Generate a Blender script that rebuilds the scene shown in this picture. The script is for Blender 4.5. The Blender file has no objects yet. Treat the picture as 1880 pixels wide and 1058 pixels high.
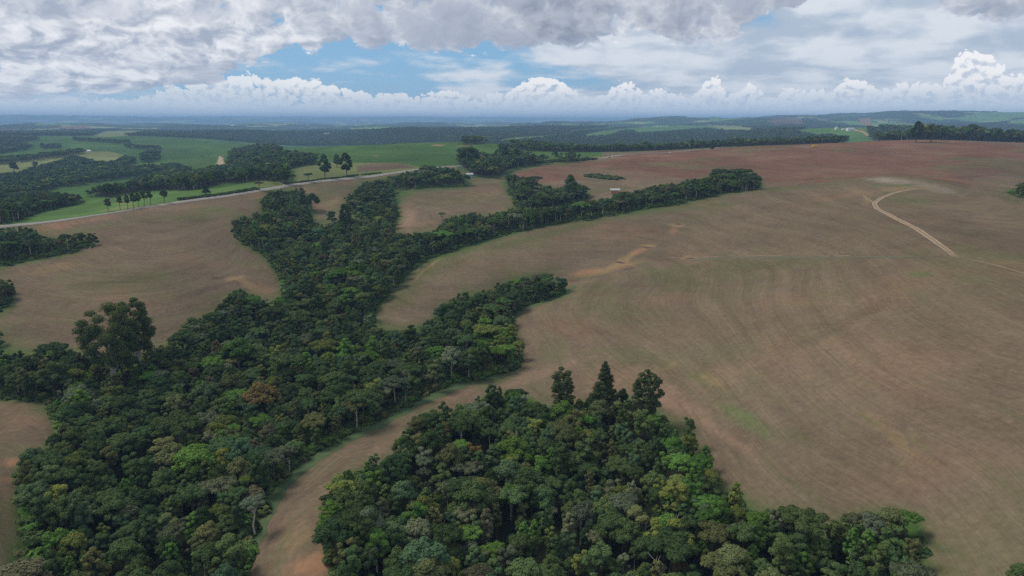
import bpy, math, random
import numpy as np
from math import radians, tan, atan, sin, cos, pi

# ------------------------------------------------------------------ camera, sky, sun, exposure
SC = bpy.context.scene
COL = SC.collection
CAM_H = 120.0
FOC = 1253.0                       # focal length in photo pixels (24 mm on 36 mm)
PITCH = atan((529 - 222) / FOC)
SP, CP = sin(PITCH), cos(PITCH)

cam_d = bpy.data.cameras.new('camera')
cam_d.sensor_width = 36.0
cam_d.lens = 24.0
cam_d.clip_start = 1.0
cam_d.clip_end = 120000.0
cam = bpy.data.objects.new('camera', cam_d)
cam.location = (0, 0, CAM_H)
cam.rotation_euler = (pi / 2 - PITCH, 0, 0)
COL.objects.link(cam)
SC.camera = cam

SUN_EL, SUN_AZ = radians(52), radians(-68)     # azimuth from +Y towards +X: high, ahead and to the left
sun_d = bpy.data.lights.new('sun', 'SUN')
sun_d.energy = 2.4
sun_d.angle = radians(20)
sun_d.color = (1.0, 0.93, 0.82)
sun = bpy.data.objects.new('sun', sun_d)
sun.rotation_euler = (pi / 2 - SUN_EL, 0, -SUN_AZ + pi)
COL.objects.link(sun)

SC.view_settings.view_transform = 'Standard'
SC.view_settings.look = 'None'
SC.view_settings.exposure = 0.10
SC.view_settings.gamma = 1.0
SC.view_settings.use_curve_mapping = False
SC.render.engine = 'CYCLES'
cy = SC.cycles
cy.max_bounces = 4
cy.diffuse_bounces = 2
cy.glossy_bounces = 1
cy.transmission_bounces = 2
cy.transparent_max_bounces = 4
cy.volume_bounces = 1
cy.use_denoising = False          # leaf and soil grain survives better without it
try:
    cy.denoiser = 'OPENIMAGEDENOISE'
    cy.denoising_input_passes = 'RGB_ALBEDO_NORMAL'
except Exception:
    pass
cy.caustics_reflective = False
cy.caustics_refractive = False


class NT:
    """small helper to write node trees as expressions"""
    def __init__(self, tree):
        self.t = tree
        self.n = tree.nodes
        self.l = tree.links

    def new(self, typ, **kw):
        n = self.n.new(typ)
        for k, v in kw.items():
            setattr(n, k, v)
        return n

    def put(self, sock, v):
        if v is None:
            return
        if isinstance(v, bpy.types.NodeSocket):
            self.l.new(v, sock)
        elif isinstance(v, (tuple, list)) and len(v) == 3 and sock.type == 'RGBA':
            sock.default_value = (*v, 1)
        else:
            sock.default_value = v

    def m(self, op, a, b=None, c=None, clamp=False):
        n = self.new('ShaderNodeMath', operation=op)
        n.use_clamp = clamp
        for i, v in enumerate((a, b, c)):
            self.put(n.inputs[i], v)
        return n.outputs[0]

    def add(self, a, b): return self.m('ADD', a, b)
    def sub(self, a, b): return self.m('SUBTRACT', a, b)
    def mul(self, a, b): return self.m('MULTIPLY', a, b)

    def v(self, op, a, b=None, scale=None):
        n = self.new('ShaderNodeVectorMath', operation=op)
        self.put(n.inputs[0], a)
        if b is not None:
            self.put(n.inputs[1], b)
        if scale is not None:
            self.put(n.inputs['Scale'], scale)
        return n.outputs['Value'] if op in ('LENGTH', 'DOT_PRODUCT', 'DISTANCE') else n.outputs[0]

    def xyz(self, x, y, z=0.0):
        n = self.new('ShaderNodeCombineXYZ')
        for i, q in enumerate((x, y, z)):
            self.put(n.inputs[i], q)
        return n.outputs[0]

    def sep(self, a):
        n = self.new('ShaderNodeSeparateXYZ')
        self.put(n.inputs[0], a)
        return n.outputs

    def noise(self, vec, scale=1.0, detail=4.0, rough=0.5, dist=0.0, dims='3D', lac=2.0):
        n = self.new('ShaderNodeTexNoise', noise_dimensions=dims)
        self.put(n.inputs['Vector'], vec)
        for k, q in (('Scale', scale), ('Detail', detail), ('Roughness', rough), ('Distortion', dist), ('Lacunarity', lac)):
            self.put(n.inputs[k], q)
        return n.outputs[0]

    def ramp(self, x, a, b, c=0.0, d=1.0, smooth=True):
        n = self.new('ShaderNodeMapRange')
        n.interpolation_type = 'SMOOTHSTEP' if smooth else 'LINEAR'
        for i, q in enumerate((x, a, b, c, d)):
            self.put(n.inputs[i], q)
        return n.outputs[0]

    def mix(self, f, a, b, blend='MIX'):
        n = self.new('ShaderNodeMix', data_type='RGBA', blend_type=blend)
        self.put(n.inputs[0], f)
        self.put(n.inputs[6], a)
        self.put(n.inputs[7], b)
        return n.outputs[2]


def px_ray(u, v):
    """unit-Y-forward world direction through photo pixel (u, v)"""
    x = (u - 940.0) / FOC
    y = -(v - 529.0) / FOC
    return np.array([x, CP + y * SP, -SP + y * CP])


def px_azel(u, v):
    d = px_ray(u, v)
    return (math.degrees(math.atan2(d[0], d[1])), math.degrees(math.atan2(d[2], math.hypot(d[0], d[1]))))


# ---- world: Nishita sky with procedural clouds laid over it by direction (azimuth, elevation)
world = bpy.data.worlds.new('World')
SC.world = world
world.use_nodes = True
W = NT(world.node_tree)
W.n.clear()
SKY_STRENGTH = 0.10
sky = W.new('ShaderNodeTexSky', sky_type='NISHITA')
sky.sun_disc = False
sky.sun_elevation = SUN_EL
sky.sun_rotation = SUN_AZ
sky.altitude = 900
sky.air_density = 1.0
sky.dust_density = 0.6
sky.ozone_density = 1.6
tc = W.new('ShaderNodeTexCoord')
sx, sy, sz = W.sep(tc.outputs['Generated'])
DEG = 180 / pi
az = W.mul(W.m('ARCTAN2', sx, sy), DEG)
el = W.mul(W.m('ARCSINE', sz), DEG)


def curve_node(t, x, pts, amax=45.0, ymax=14.0):
    """height profile over azimuth: pts are photo pixels (u, v), the value is the elevation in degrees"""
    n = t.new('ShaderNodeFloatCurve')
    cv = n.mapping.curves[0]
    P_ = sorted(px_azel(u, v) for u, v in pts)
    P_ = [((a + amax) / (2 * amax), min(max(e, 0), ymax) / ymax) for a, e in P_]
    P_ = [p for p in P_ if 0.002 < p[0] < 0.998]
    cv.points[0].location = (0.0, P_[0][1])
    cv.points[1].location = (1.0, P_[-1][1])
    for p in P_:
        cv.points.new(*p)
    for p in cv.points:
        p.handle_type = 'VECTOR'
    n.mapping.update()
    t.put(n.inputs['Value'], t.m('MULTIPLY_ADD', x, 1 / (2 * amax), 0.5, clamp=True))
    return t.mul(n.outputs[0], ymax)


def vor(t, vec, scale, detail=2.0, rough=0.5):
    n = t.new('ShaderNodeTexVoronoi', feature='F1', voronoi_dimensions='2D')
    t.put(n.inputs['Vector'], vec)
    n.inputs['Scale'].default_value = scale
    n.inputs['Detail'].default_value = detail
    n.inputs['Roughness'].default_value = rough
    return n.outputs[0]


def noise_col(t, vec, scale, detail):
    n = t.new('ShaderNodeTexNoise', noise_dimensions='2D')
    t.put(n.inputs['Vector'], vec)
    n.inputs['Scale'].default_value = scale
    n.inputs['Detail'].default_value = detail
    return n.outputs[1]


# lower edge of the heavy cumulus deck, and the tops of the bright row over the horizon (photo pixels)
DECK = [(u_, v_ + (22 if 470 < u_ < 1400 else 4)) for u_, v_ in [(-60, 196), (0, 196), (100, 196), (200, 188), (300, 176), (400, 160), (450, 138), (480, 112), (520, 92), (560, 86), (600, 88), (640, 66), (680, 82), (740, 72), (780, 84), (850, 90), (900, 76), (960, 92),
        (1020, 80), (1100, 70), (1180, 64), (1250, 76), (1330, 72), (1370, 52), (1420, 38), (1480, 36), (1492, 14), (1540, 10), (1600, -12), (1700, -14), (1730, 30), (1760, 50), (1810, 58), (1880, 50), (1940, 40)]]
TOPS = [(-60, 182), (100, 180), (250, 176), (330, 150), (400, 138), (450, 130), (500, 142), (560, 138), (600, 148), (640, 160), (690, 170), (715, 168), (735, 160), (755, 178), (790, 166), (830, 160), (858, 174), (885, 182), (902, 168), (925, 168), (945, 162), (965, 146), (1000, 134), (1030, 148), (1050, 164), (1075, 176),
        (1110, 170), (1135, 148), (1165, 147), (1182, 170), (1210, 160), (1240, 162), (1265, 176), (1288, 152), (1305, 133), (1320, 144), (1333, 172), (1360, 160), (1385, 148), (1408, 172), (1450, 158), (1475, 166), (1505, 158),
        (1532, 171), (1552, 140), (1585, 144), (1612, 162), (1640, 155), (1665, 142), (1710, 144), (1738, 156), (1752, 106), (1785, 86), (1812, 98), (1842, 112), (1850, 136), (1866, 134), (1900, 130), (1940, 136)]
elc = W.m('MAXIMUM', el, 0.0)
lel = W.m('LOGARITHM', W.add(elc, 2.5), 2.718)
warp = W.v('SUBTRACT', noise_col(W, W.xyz(W.mul(az, 0.35), W.mul(lel, 4.0)), 1.0, 4), (0.5, 0.5, 0.5))


def heavy_density(t, a, e, le, detail):
    pn = t.v('ADD', t.xyz(t.mul(a, 0.20), t.mul(le, 3.0)), t.v('SCALE', warp, scale=0.45))
    n1 = t.noise(pn, 0.85, detail, 0.55, 0.0, dims='2D')
    vv = vor(t, pn, 1.9, 3.0, 0.6)
    d = t.m('MULTIPLY', t.sub(e, deck_e), 0.75)
    d = t.m('MINIMUM', d, 0.85)
    d = t.add(d, t.mul(t.sub(n1, 0.46), 1.9))
    return t.add(d, t.mul(t.sub(0.50, vv), 0.62))


wx, wy, wz_ = W.sep(warp)
deck_e = W.add(curve_node(W, W.add(az, W.mul(wx, 3.0)), DECK), 0.35)
tops_e = curve_node(W, W.add(az, W.mul(wx, 1.2)), TOPS)


def row_density(t, a, e, detail):
    p = t.v('ADD', t.xyz(a, t.mul(e, 1.05)), t.v('SCALE', warp, scale=1.1))
    vv = vor(t, p, 1.5, 2.6, 0.55)
    n1 = t.noise(p, 0.9, detail, 0.6, 0.0, dims='2D')
    d = t.m('MINIMUM', t.mul(t.sub(t.sub(tops_e, e), -0.05), 2.0), 1.0)
    return t.add(t.add(d, t.mul(t.sub(0.42, vv), 1.0)), t.mul(t.sub(n1, 0.5), 0.6))


# soft high veil, streaked along the horizon
veil_v = W.xyz(W.mul(az, 0.045), W.mul(lel, 1.3))
veil_n = W.noise(veil_v, 2.2, 5, 0.55, 0.0, dims='2D')
veil_f = W.noise(W.v('ADD', veil_v, W.v('SCALE', warp, scale=0.12)), 4.0, 4, 0.5, 0.0, dims='2D')
side = W.ramp(az, -8.0, 18.0, -0.15, 0.26)
veil_d = W.add(W.add(veil_n, W.mul(W.sub(veil_f, 0.5), 0.25)), side)
veil_d = W.add(veil_d, W.ramp(el, 1.0, 3.2, 0.12, 0.0))
veil_a = W.ramp(veil_d, 0.38, 0.62, 0.0, 0.92)
sky_col = W.v('SCALE', sky.outputs[0], scale=SKY_STRENGTH)
sky_col = W.mix(0.72, sky_col, (0.17, 0.40, 0.66))
veil_c = W.mix(W.ramp(W.add(W.mul(veil_f, 0.6), W.mul(veil_n, 0.4)), 0.36, 0.60), (0.44, 0.51, 0.61), (0.74, 0.77, 0.81))
c = W.mix(veil_a, sky_col, veil_c)

# bright row
rd = row_density(W, az, el, 5)
rd2 = row_density(W, W.add(az, -0.35), W.add(el, 0.40), 3)
r_a = W.mul(W.ramp(rd, 0.0, 0.27), W.ramp(az, -24.0, -12.0, 0.8, 1.0))
r_lit = W.ramp(W.sub(rd, rd2), -0.60, 0.30)
r_c = W.mix(r_lit, (0.60, 0.65, 0.73), (0.97, 0.955, 0.94))
r_c = W.mix(W.ramp(el, 1.1, 3.0, 0.62, 0.0), r_c, (0.50, 0.60, 0.71))
r_a = W.mul(r_a, W.ramp(el, 0.35, 1.3, 0.0, 1.0))
c = W.mix(r_a, c, r_c)

# heavy cumulus
hd = heavy_density(W, az, el, lel, 6)
hd2 = heavy_density(W, W.add(az, -0.7), W.add(el, 0.45), W.m('LOGARITHM', W.add(elc, 3.0), 2.718), 4)
h_a = W.ramp(hd, 0.0, 0.30)
h_lit = W.ramp(W.sub(hd, hd2), -0.60, 0.55)
h_thick = W.ramp(hd, 0.12, 0.95)
dark = W.add(W.ramp(az, -22.0, -2.0, 0.10, 0.92), W.ramp(el, 9.0, 16.0, 0.0, 0.2))
h_c = W.mix(h_lit, (0.38, 0.43, 0.53), (0.93, 0.935, 0.95))
h_c = W.mix(W.m('MULTIPLY', h_thick, dark, clamp=True), h_c, W.mix(h_lit, (0.22, 0.255, 0.33), (0.385, 0.42, 0.50)))
big = W.noise(W.v('ADD', W.xyz(W.mul(az, 0.055), W.mul(lel, 2.1), 0.0), W.v('SCALE', warp, scale=0.5)), 1.0, 3, 0.5, 0.0, dims='2D')
h_c = W.mix(W.mul(W.ramp(big, 0.44, 0.62), W.ramp(hd, 0.15, 0.6, 0.0, 0.62)), h_c, (0.40, 0.445, 0.54))
c = W.mix(h_a, c, h_c)

# pale air right at the horizon and the ground's haze colour below it
c = W.mix(W.ramp(el, 0.0, 2.2, 0.8, 0.0), c, (0.86, 0.93, 1.0))
c = W.mix(W.ramp(el, -3.0, -0.3, 1.0, 0.0), c, (0.16, 0.20, 0.20))
bg = W.new('ShaderNodeBackground')
W.put(bg.inputs[0], c)
bg.inputs[1].default_value = 1.0
wo = W.new('ShaderNodeOutputWorld')
W.l.new(bg.outputs[0], wo.inputs[0])
world.cycles.sampling_method = 'NONE'

# ------------------------------------------------------------------ numpy noise
RNG = np.random.default_rng(7)
_perm = np.concatenate([RNG.permutation(256)] * 3)
_gr = np.stack([np.cos(np.arange(256) * 2 * pi / 256), np.sin(np.arange(256) * 2 * pi / 256)], 1)


def perlin(x, y):
    xi = np.floor(x).astype(np.int64)
    yi = np.floor(y).astype(np.int64)
    xf, yf = x - xi, y - yi
    xi &= 255
    yi &= 255
    u = xf * xf * xf * (xf * (xf * 6 - 15) + 10)
    w = yf * yf * yf * (yf * (yf * 6 - 15) + 10)

    def g(ix, iy, dx, dy):
        h = _perm[_perm[ix & 255] + (iy & 255)]
        return _gr[h, 0] * dx + _gr[h, 1] * dy
    a = g(xi, yi, xf, yf)
    b = g(xi + 1, yi, xf - 1, yf)
    c_ = g(xi, yi + 1, xf, yf - 1)
    d = g(xi + 1, yi + 1, xf - 1, yf - 1)
    return ((a * (1 - u) + b * u) * (1 - w) + (c_ * (1 - u) + d * u) * w) * 1.5


def fbm(x, y, o=4, ox=0.0):
    s, a, f = 0.0, 0.5, 1.0
    for i in range(o):
        s = s + a * perlin(x * f + ox + i * 17.3, y * f + i * 9.1 + ox * 0.7)
        a *= 0.5
        f *= 2.03
    return s


# ------------------------------------------------------------------ terrain height
def vtan(v):
    return math.tan(PITCH + atan((v - 529.0) / FOC))


def P(u, v, z):
    """terrain knot seen at photo pixel (u, v) with ground elevation z -> (X/Y, Y, z)"""
    Y = (CAM_H - z) / vtan(v)
    dep = Y * CP - (z - CAM_H) * SP
    return ((u - 940.0) / FOC * dep / Y, Y, z)


def Q(u, Y, z):
    dep = Y * CP - (z - CAM_H) * SP
    return ((u - 940.0) / FOC * dep / Y, Y, z)


KNOTS = [
    # valley floor under the forest
    P(100, 1058, 2), P(300, 1058, 0), P(300, 900, 0), P(450, 800, 0), P(600, 700, 1), P(700, 640, 3), P(600, 600, 5),
    P(620, 500, 10), P(560, 540, 10), P(640, 440, 17), P(700, 405, 22), P(120, 690, 4), P(250, 700, 3), P(0, 690, 4), P(-200, 700, 0),
    P(800, 640, 4), P(870, 600, 6), P(940, 545, 9), P(1040, 522, 12), P(540, 430, 22), P(500, 400, 29), P(760, 445, 22), P(900, 405, 29),
    # near left field
    P(60, 740, 8), P(100, 780, 7), P(40, 850, 9), P(0, 950, 12), P(0, 1058, 14), P(-200, 900, 20), P(-300, 1058, 26),
    # tongue between the woods and the lower wood
    P(540, 1058, 12), P(540, 950, 10), P(650, 850, 9), P(780, 760, 9), P(880, 715, 9), P(960, 690, 9), P(620, 1058, 12),
    P(750, 1000, 5), P(900, 1000, 3), P(1050, 900, 3), P(1000, 800, 6), P(1100, 745, 9), P(1200, 1000, 4), P(1200, 850, 7),
    P(1400, 1058, 8), P(1550, 1058, 10), P(900, 820, 6), P(760, 860, 7), P(900, 1150, 1), P(500, 1180, 4), P(1400, 1180, 8),
    # big right field
    P(1000, 640, 10), P(970, 570, 12), P(1100, 700, 11), P(1250, 760, 12), P(1350, 850, 14), P(1500, 930, 16), P(1700, 980, 21),
    P(1880, 1058, 26), P(2200, 1058, 32), P(1880, 900, 32), P(1500, 800, 24), P(1700, 800, 31), P(1880, 750, 38), P(2200, 800, 42),
    P(1250, 650, 19), P(1400, 650, 28), P(1600, 650, 38), P(1880, 620, 47), P(2200, 620, 50), P(1100, 590, 18), P(1250, 560, 25), P(1450, 540, 36),
    P(1650, 530, 46), P(1880, 500, 53), P(2200, 500, 52), P(1100, 540, 19), P(1050, 520, 15), P(1120, 505, 18.5), P(1180, 478, 24),
    P(1280, 474, 29), P(1400, 470, 35.5), P(1520, 470, 42), P(1760, 470, 54), P(1640, 425, 55), P(1880, 420, 59), P(2200, 430, 50),
    P(1600, 375, 62), P(1700, 360, 65.5), P(1680, 340, 68), P(1800, 350, 64), P(1880, 375, 60), P(2100, 385, 52),
    P(1250, 418, 37), P(1240, 440, 33), P(1400, 400, 50), P(1500, 360, 60), P(1100, 430, 33), P(1000, 470, 24.5), P(900, 510, 18), P(800, 550, 14),
    P(700, 590, 9), P(760, 490, 17), P(850, 460, 24), P(950, 425, 31), P(1100, 398, 39), P(1200, 381, 45), P(1390, 350, 56), P(1480, 335, 62),
    P(1560, 330, 65), P(1640, 322, 67),
    # dip behind the near hill and the red field
    Q(1390, 790, 49), Q(1500, 800, 55), Q(1650, 790, 58), Q(1800, 770, 57), Q(1900, 740, 54), Q(2200, 800, 56),
    P(1380, 322, 54), P(1500, 310, 60), P(1650, 302, 65), P(1800, 310, 63), P(1880, 320, 58),
    P(1230, 320, 55), P(1130, 355, 44), P(1060, 372, 38), P(1000, 340, 45), P(1100, 325, 51), P(1180, 300, 60), P(950, 320, 45),
    P(1100, 292, 61), P(1230, 281, 67), P(1370, 276, 72), P(1500, 269, 78), P(1650, 259, 86), P(1760, 262, 85), P(1880, 271, 82), P(2200, 275, 80),
    Q(1100, 1750, 38), Q(1230, 1800, 36), Q(1500, 1850, 40), Q(1880, 2100, 45), Q(2200, 2100, 40), Q(1760, 1450, 80), Q(1660, 1500, 74), Q(1830, 1380, 78), Q(1900, 1380, 75), Q(2200, 1400, 70), Q(1880, 1700, 60), Q(1370, 1500, 66),
    # left field between the forest and the road
    P(480, 500, 16), P(520, 520, 12), P(430, 440, 26), P(300, 640, 6), P(400, 560, 12), P(200, 620, 10), P(60, 620, 11), P(300, 520, 22),
    P(150, 520, 24), P(0, 560, 18), P(350, 440, 33), P(200, 460, 31), P(0, 490, 26), P(120, 445, 32), P(0, 440, 32), P(450, 400, 35),
    P(0, 415, 37), P(150, 400, 40), P(300, 375, 45), P(450, 350, 48), P(600, 333, 50), P(700, 320, 52), P(760, 312, 53), P(480, 372, 40),
    P(-300, 460, 34), P(-300, 600, 16), P(560, 380, 34), P(620, 350, 43), P(600, 395, 28), P(680, 345, 42), P(660, 400, 25), P(720, 370, 32),
    P(730, 420, 24), P(800, 400, 30), P(850, 370, 37), P(780, 345, 43), P(900, 345, 42), P(930, 380, 36), P(860, 325, 48), P(800, 320, 51),
    # beyond the road, left
    P(150, 392, 36), P(60, 395, 33), P(0, 385, 24), P(-300, 400, 20), P(250, 365, 38), P(200, 352, 24), P(300, 348, 26), P(400, 340, 36), P(120, 345, 12),
    P(0, 340, 8), P(-300, 340, 6), P(200, 330, 11), P(350, 322, 18), P(100, 310, 8), P(250, 307, 12), P(350, 306, 20), P(420, 315, 26), P(0, 310, 14),
    P(150, 290, 22), P(50, 296, 20), P(250, 285, 24), P(350, 290, 24), P(400, 300, 24), P(0, 275, 24), P(150, 268, 34), P(300, 272, 28), P(400, 280, 28),
    P(200, 257, 46), P(60, 262, 36), P(330, 262, 40), P(450, 268, 38), P(560, 272, 44), P(0, 258, 44), P(-300, 270, 40), P(-300, 300, 10),
    P(500, 325, 44), P(560, 315, 47), P(650, 305, 51), P(740, 303, 53), P(500, 300, 44), P(580, 298, 49), P(470, 288, 40),
    # green hill in the middle
    P(640, 285, 55), P(760, 285, 58), P(700, 271, 64), P(800, 262, 70), P(860, 261, 70), P(950, 272, 65), P(1050, 282, 61), P(860, 295, 54), P(960, 298, 54),
    Q(800, 2600, 8), Q(700, 2500, 10), Q(560, 2500, 14), Q(950, 2300, 22), Q(640, 3200, 0), Q(1040, 1900, 34),
    # middle distance
    P(450, 262, 18), P(520, 258, 8), P(620, 258, 10), P(560, 246, 32), P(480, 247, 40), P(700, 242, 58), P(800, 240, 58), P(650, 250, 30),
    P(900, 240, 56), P(1000, 236, 66), P(960, 252, 40), P(1060, 262, 26), P(1060, 247, 46), P(1200, 262, 26), P(1150, 244, 52), P(1250, 236, 66),
    P(1350, 236, 66), P(1330, 255, 40), P(1450, 262, 40), P(1500, 255, 52), P(1560, 240, 84), P(1480, 240, 78), P(1620, 248, 72), P(1640, 254, 62),
    P(1760, 246, 50), P(1880, 243, 56), P(2200, 245, 50), P(1100, 233, 70),
    P(100, 245, 30), P(250, 245, 34), P(380, 245, 36), P(0, 246, 36), P(-300, 246, 40), P(300, 236, 46), P(100, 235, 60), P(-300, 234, 60),
    P(600, 236, 34), P(780, 234, 44), P(780, 227.5, 78), P(700, 231, 56), P(450, 232, 50), P(1000, 230, 56), P(1200, 228, 60), P(880, 230, 50),
    # far ridges
    Q(0, 17000, 166), Q(-300, 17000, 166), Q(150, 17500, 151), Q(300, 19000, 146), Q(450, 21000, 156), Q(600, 23000, 176), Q(750, 24000, 196), Q(900, 25000, 176),
    Q(1050, 27000, 171), Q(1200, 29000, 186), Q(1330, 15000, 116), Q(1400, 9500, 150), Q(1470, 9000, 180), Q(1600, 8800, 205), Q(1700, 8600, 226), Q(1880, 8600, 224), Q(2200, 8600, 220),
    Q(1400, 7000, 90), Q(1600, 6000, 84), Q(1760, 5600, 80), Q(1880, 5200, 88), Q(2200, 5200, 84), Q(1250, 10500, 132), Q(1100, 11500, 110),
    Q(0, 13000, 24), Q(200, 14000, 20), Q(400, 15500, 15), Q(600, 17500, 18), Q(800, 19500, 22), Q(1000, 21500, 20), Q(1200, 24000, 30), Q(1700, 14000, 100),
    Q(0, 45000, 136), Q(940, 45000, 186), Q(1880, 45000, 186), Q(-300, 45000, 136), Q(2200, 45000, 186), Q(500, 60, 6), Q(1300, 60, 12), Q(2300, 70, 30), Q(-400, 70, 22),
]
KN = np.array(KNOTS)


def _warp(a, Y):
    return np.stack([a * 2.0, np.log(Y) * 1.25], -1)


_kp = _warp(KN[:, 0], KN[:, 1])
_kr = np.linalg.norm(_kp[:, None] - _kp[None], axis=-1)


def _ker(r):
    return r ** 2 * np.log(r + 1e-9)


_n = len(KN)
_A = np.zeros((_n + 3, _n + 3))
_A[:_n, :_n] = _ker(_kr) + np.eye(_n) * 2e-4
_A[:_n, _n] = 1
_A[:_n, _n + 1:] = _kp
_A[_n:, :_n] = _A[:_n, _n:].T
# heights relative to the camera, scaled by distance, so that near and far knots weigh alike on screen
_s = 1.0 / (1 + KN[:, 1] / 900.0)
_rhs = np.zeros(_n + 3)
_rhs[:_n] = (KN[:, 2] - CAM_H) * _s
_w = np.linalg.solve(_A, _rhs)


def smooth01(x, a, b):
    t = np.clip((x - a) / (b - a), 0, 1)
    return t * t * (3 - 2 * t)


def height0(X, Y):
    """smooth ground shape (no small relief)"""
    X = np.asarray(X, float)
    Y = np.asarray(Y, float)
    sh = X.shape
    X = X.ravel()
    Y = Y.ravel()
    out = np.empty(len(X))
    for i in range(0, len(X), 40000):
        x, y = X[i:i + 40000], np.maximum(Y[i:i + 40000], 30.0)
        q = _warp(np.clip(x / y, -1.6, 1.6), y)
        d2 = ((q ** 2).sum(1)[:, None] + (_kp ** 2).sum(1)[None] - 2 * q @ _kp.T)
        d2 = np.maximum(d2, 1e-12)
        k = 0.5 * d2 * np.log(d2)
        z = k @ _w[:_n] + _w[_n] + q @ _w[_n + 1:]
        out[i:i + 40000] = z * (1 + y / 900.0) + CAM_H
    return out.reshape(sh)


def _wl(pts):
    return [(a * Y, Y) for a, Y, z in (P(*p) for p in pts)]


CREASES = [
    (_wl([(1040, 522, 12), (1120, 503, 17), (1180, 478, 22), (1280, 474, 29), (1400, 470, 35.5), (1520, 470, 42), (1760, 470, 54)]), 1.3, 4.5),
    (_wl([(1180, 470, 24), (1195, 452, 28), (1245, 415, 37)]), 1.2, 4.0),
    (_wl([(1190, 705, 14), (1225, 672, 19), (1330, 662, 24), (1450, 632, 31), (1540, 590, 38), (1620, 560, 44)]), 1.3, 6.0),
    (_wl([(1560, 760, 27), (1640, 800, 26), (1700, 836, 25), (1760, 870, 27)]), 0.9, 5.0),
]


def height(X, Y):
    X = np.asarray(X, float)
    Y = np.asarray(Y, float)
    z = height0(X, Y)
    z = z + fbm(X / 60, Y / 60, 3) * 0.9 * smooth01(Y, 100, 400)
    far = smooth01(Y, 3300, 7500)
    z = z + far * fbm(X / 1500, Y / 2200, 5, 5.0) * 95
    z = z + smooth01(Y, 8000, 16000) * fbm(X / 3200, Y / 6000, 4, 3.0) * 95
    z = np.where(z > 210, 210 + (z - 210) * 0.6, z) * (Y > 6000) + z * (Y <= 6000)
    # creases: the washed gully line and two shallow swales
    m_ = (Y > 150) & (Y < 700) & (X > -60) & (X < 420)
    if np.any(m_):
        xm, ym = X[m_], Y[m_]
        dz = np.zeros(xm.shape)
        for line, dep, wid in CREASES:
            best = np.full(xm.shape, 1e9)
            for (x0, y0), (x1, y1) in zip(line[:-1], line[1:]):
                L2 = (x1 - x0) ** 2 + (y1 - y0) ** 2
                t_ = np.clip(((xm - x0) * (x1 - x0) + (ym - y0) * (y1 - y0)) / L2, 0, 1)
                best = np.minimum(best, np.hypot(xm - x0 - t_ * (x1 - x0), ym - y0 - t_ * (y1 - y0)))
            dz -= dep * np.exp(-np.abs(best / wid) ** 1.3)
        z = np.array(z)
        z[m_] += dz
    return z


def project(X, Y, Z):
    d = Y * CP - (Z - CAM_H) * SP
    return 940 + FOC * X / d, 529 - FOC * (Y * SP + (Z - CAM_H) * CP) / d


def hit(u, v, dz=0.0, ymax=60000.0):
    """where the ray through photo pixel (u, v) first meets the ground raised by dz"""
    r = px_ray(u, v)
    ys = np.exp(np.linspace(np.log(90), np.log(ymax), 2500))
    xs = r[0] / r[1] * ys
    zs = CAM_H + r[2] / r[1] * ys
    g = height(xs, ys) + dz
    idx = np.nonzero(zs < g)[0]
    i = idx[0] if len(idx) else len(ys) - 1
    j = max(i - 1, 0)
    a, b = zs[j] - g[j], zs[i] - g[i]
    f = a / (a - b) if a != b else 0
    y = ys[j] + (ys[i] - ys[j]) * min(max(f, 0), 1)
    return r[0] / r[1] * y, y


def hz(x, y):
    return float(height(np.array([x]), np.array([y]))[0])


def inpoly(u, v, poly):
    poly = np.array(poly, float)
    n = len(poly)
    out = np.zeros(u.shape, bool)
    x0, y0, x1, y1 = poly[:, 0].min(), poly[:, 1].min(), poly[:, 0].max(), poly[:, 1].max()
    m = (u >= x0) & (u <= x1) & (v >= y0) & (v <= y1)
    if not m.any():
        return out
    uu, vv = u[m], v[m]
    r = np.zeros(uu.shape, bool)
    j = n - 1
    for i in range(n):
        xi, yi = poly[i]
        xj, yj = poly[j]
        if yi != yj:
            r ^= ((yi > vv) != (yj > vv)) & (uu < (xj - xi) * (vv - yi) / (yj - yi) + xi)
        j = i
    out[m] = r
    return out


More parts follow.
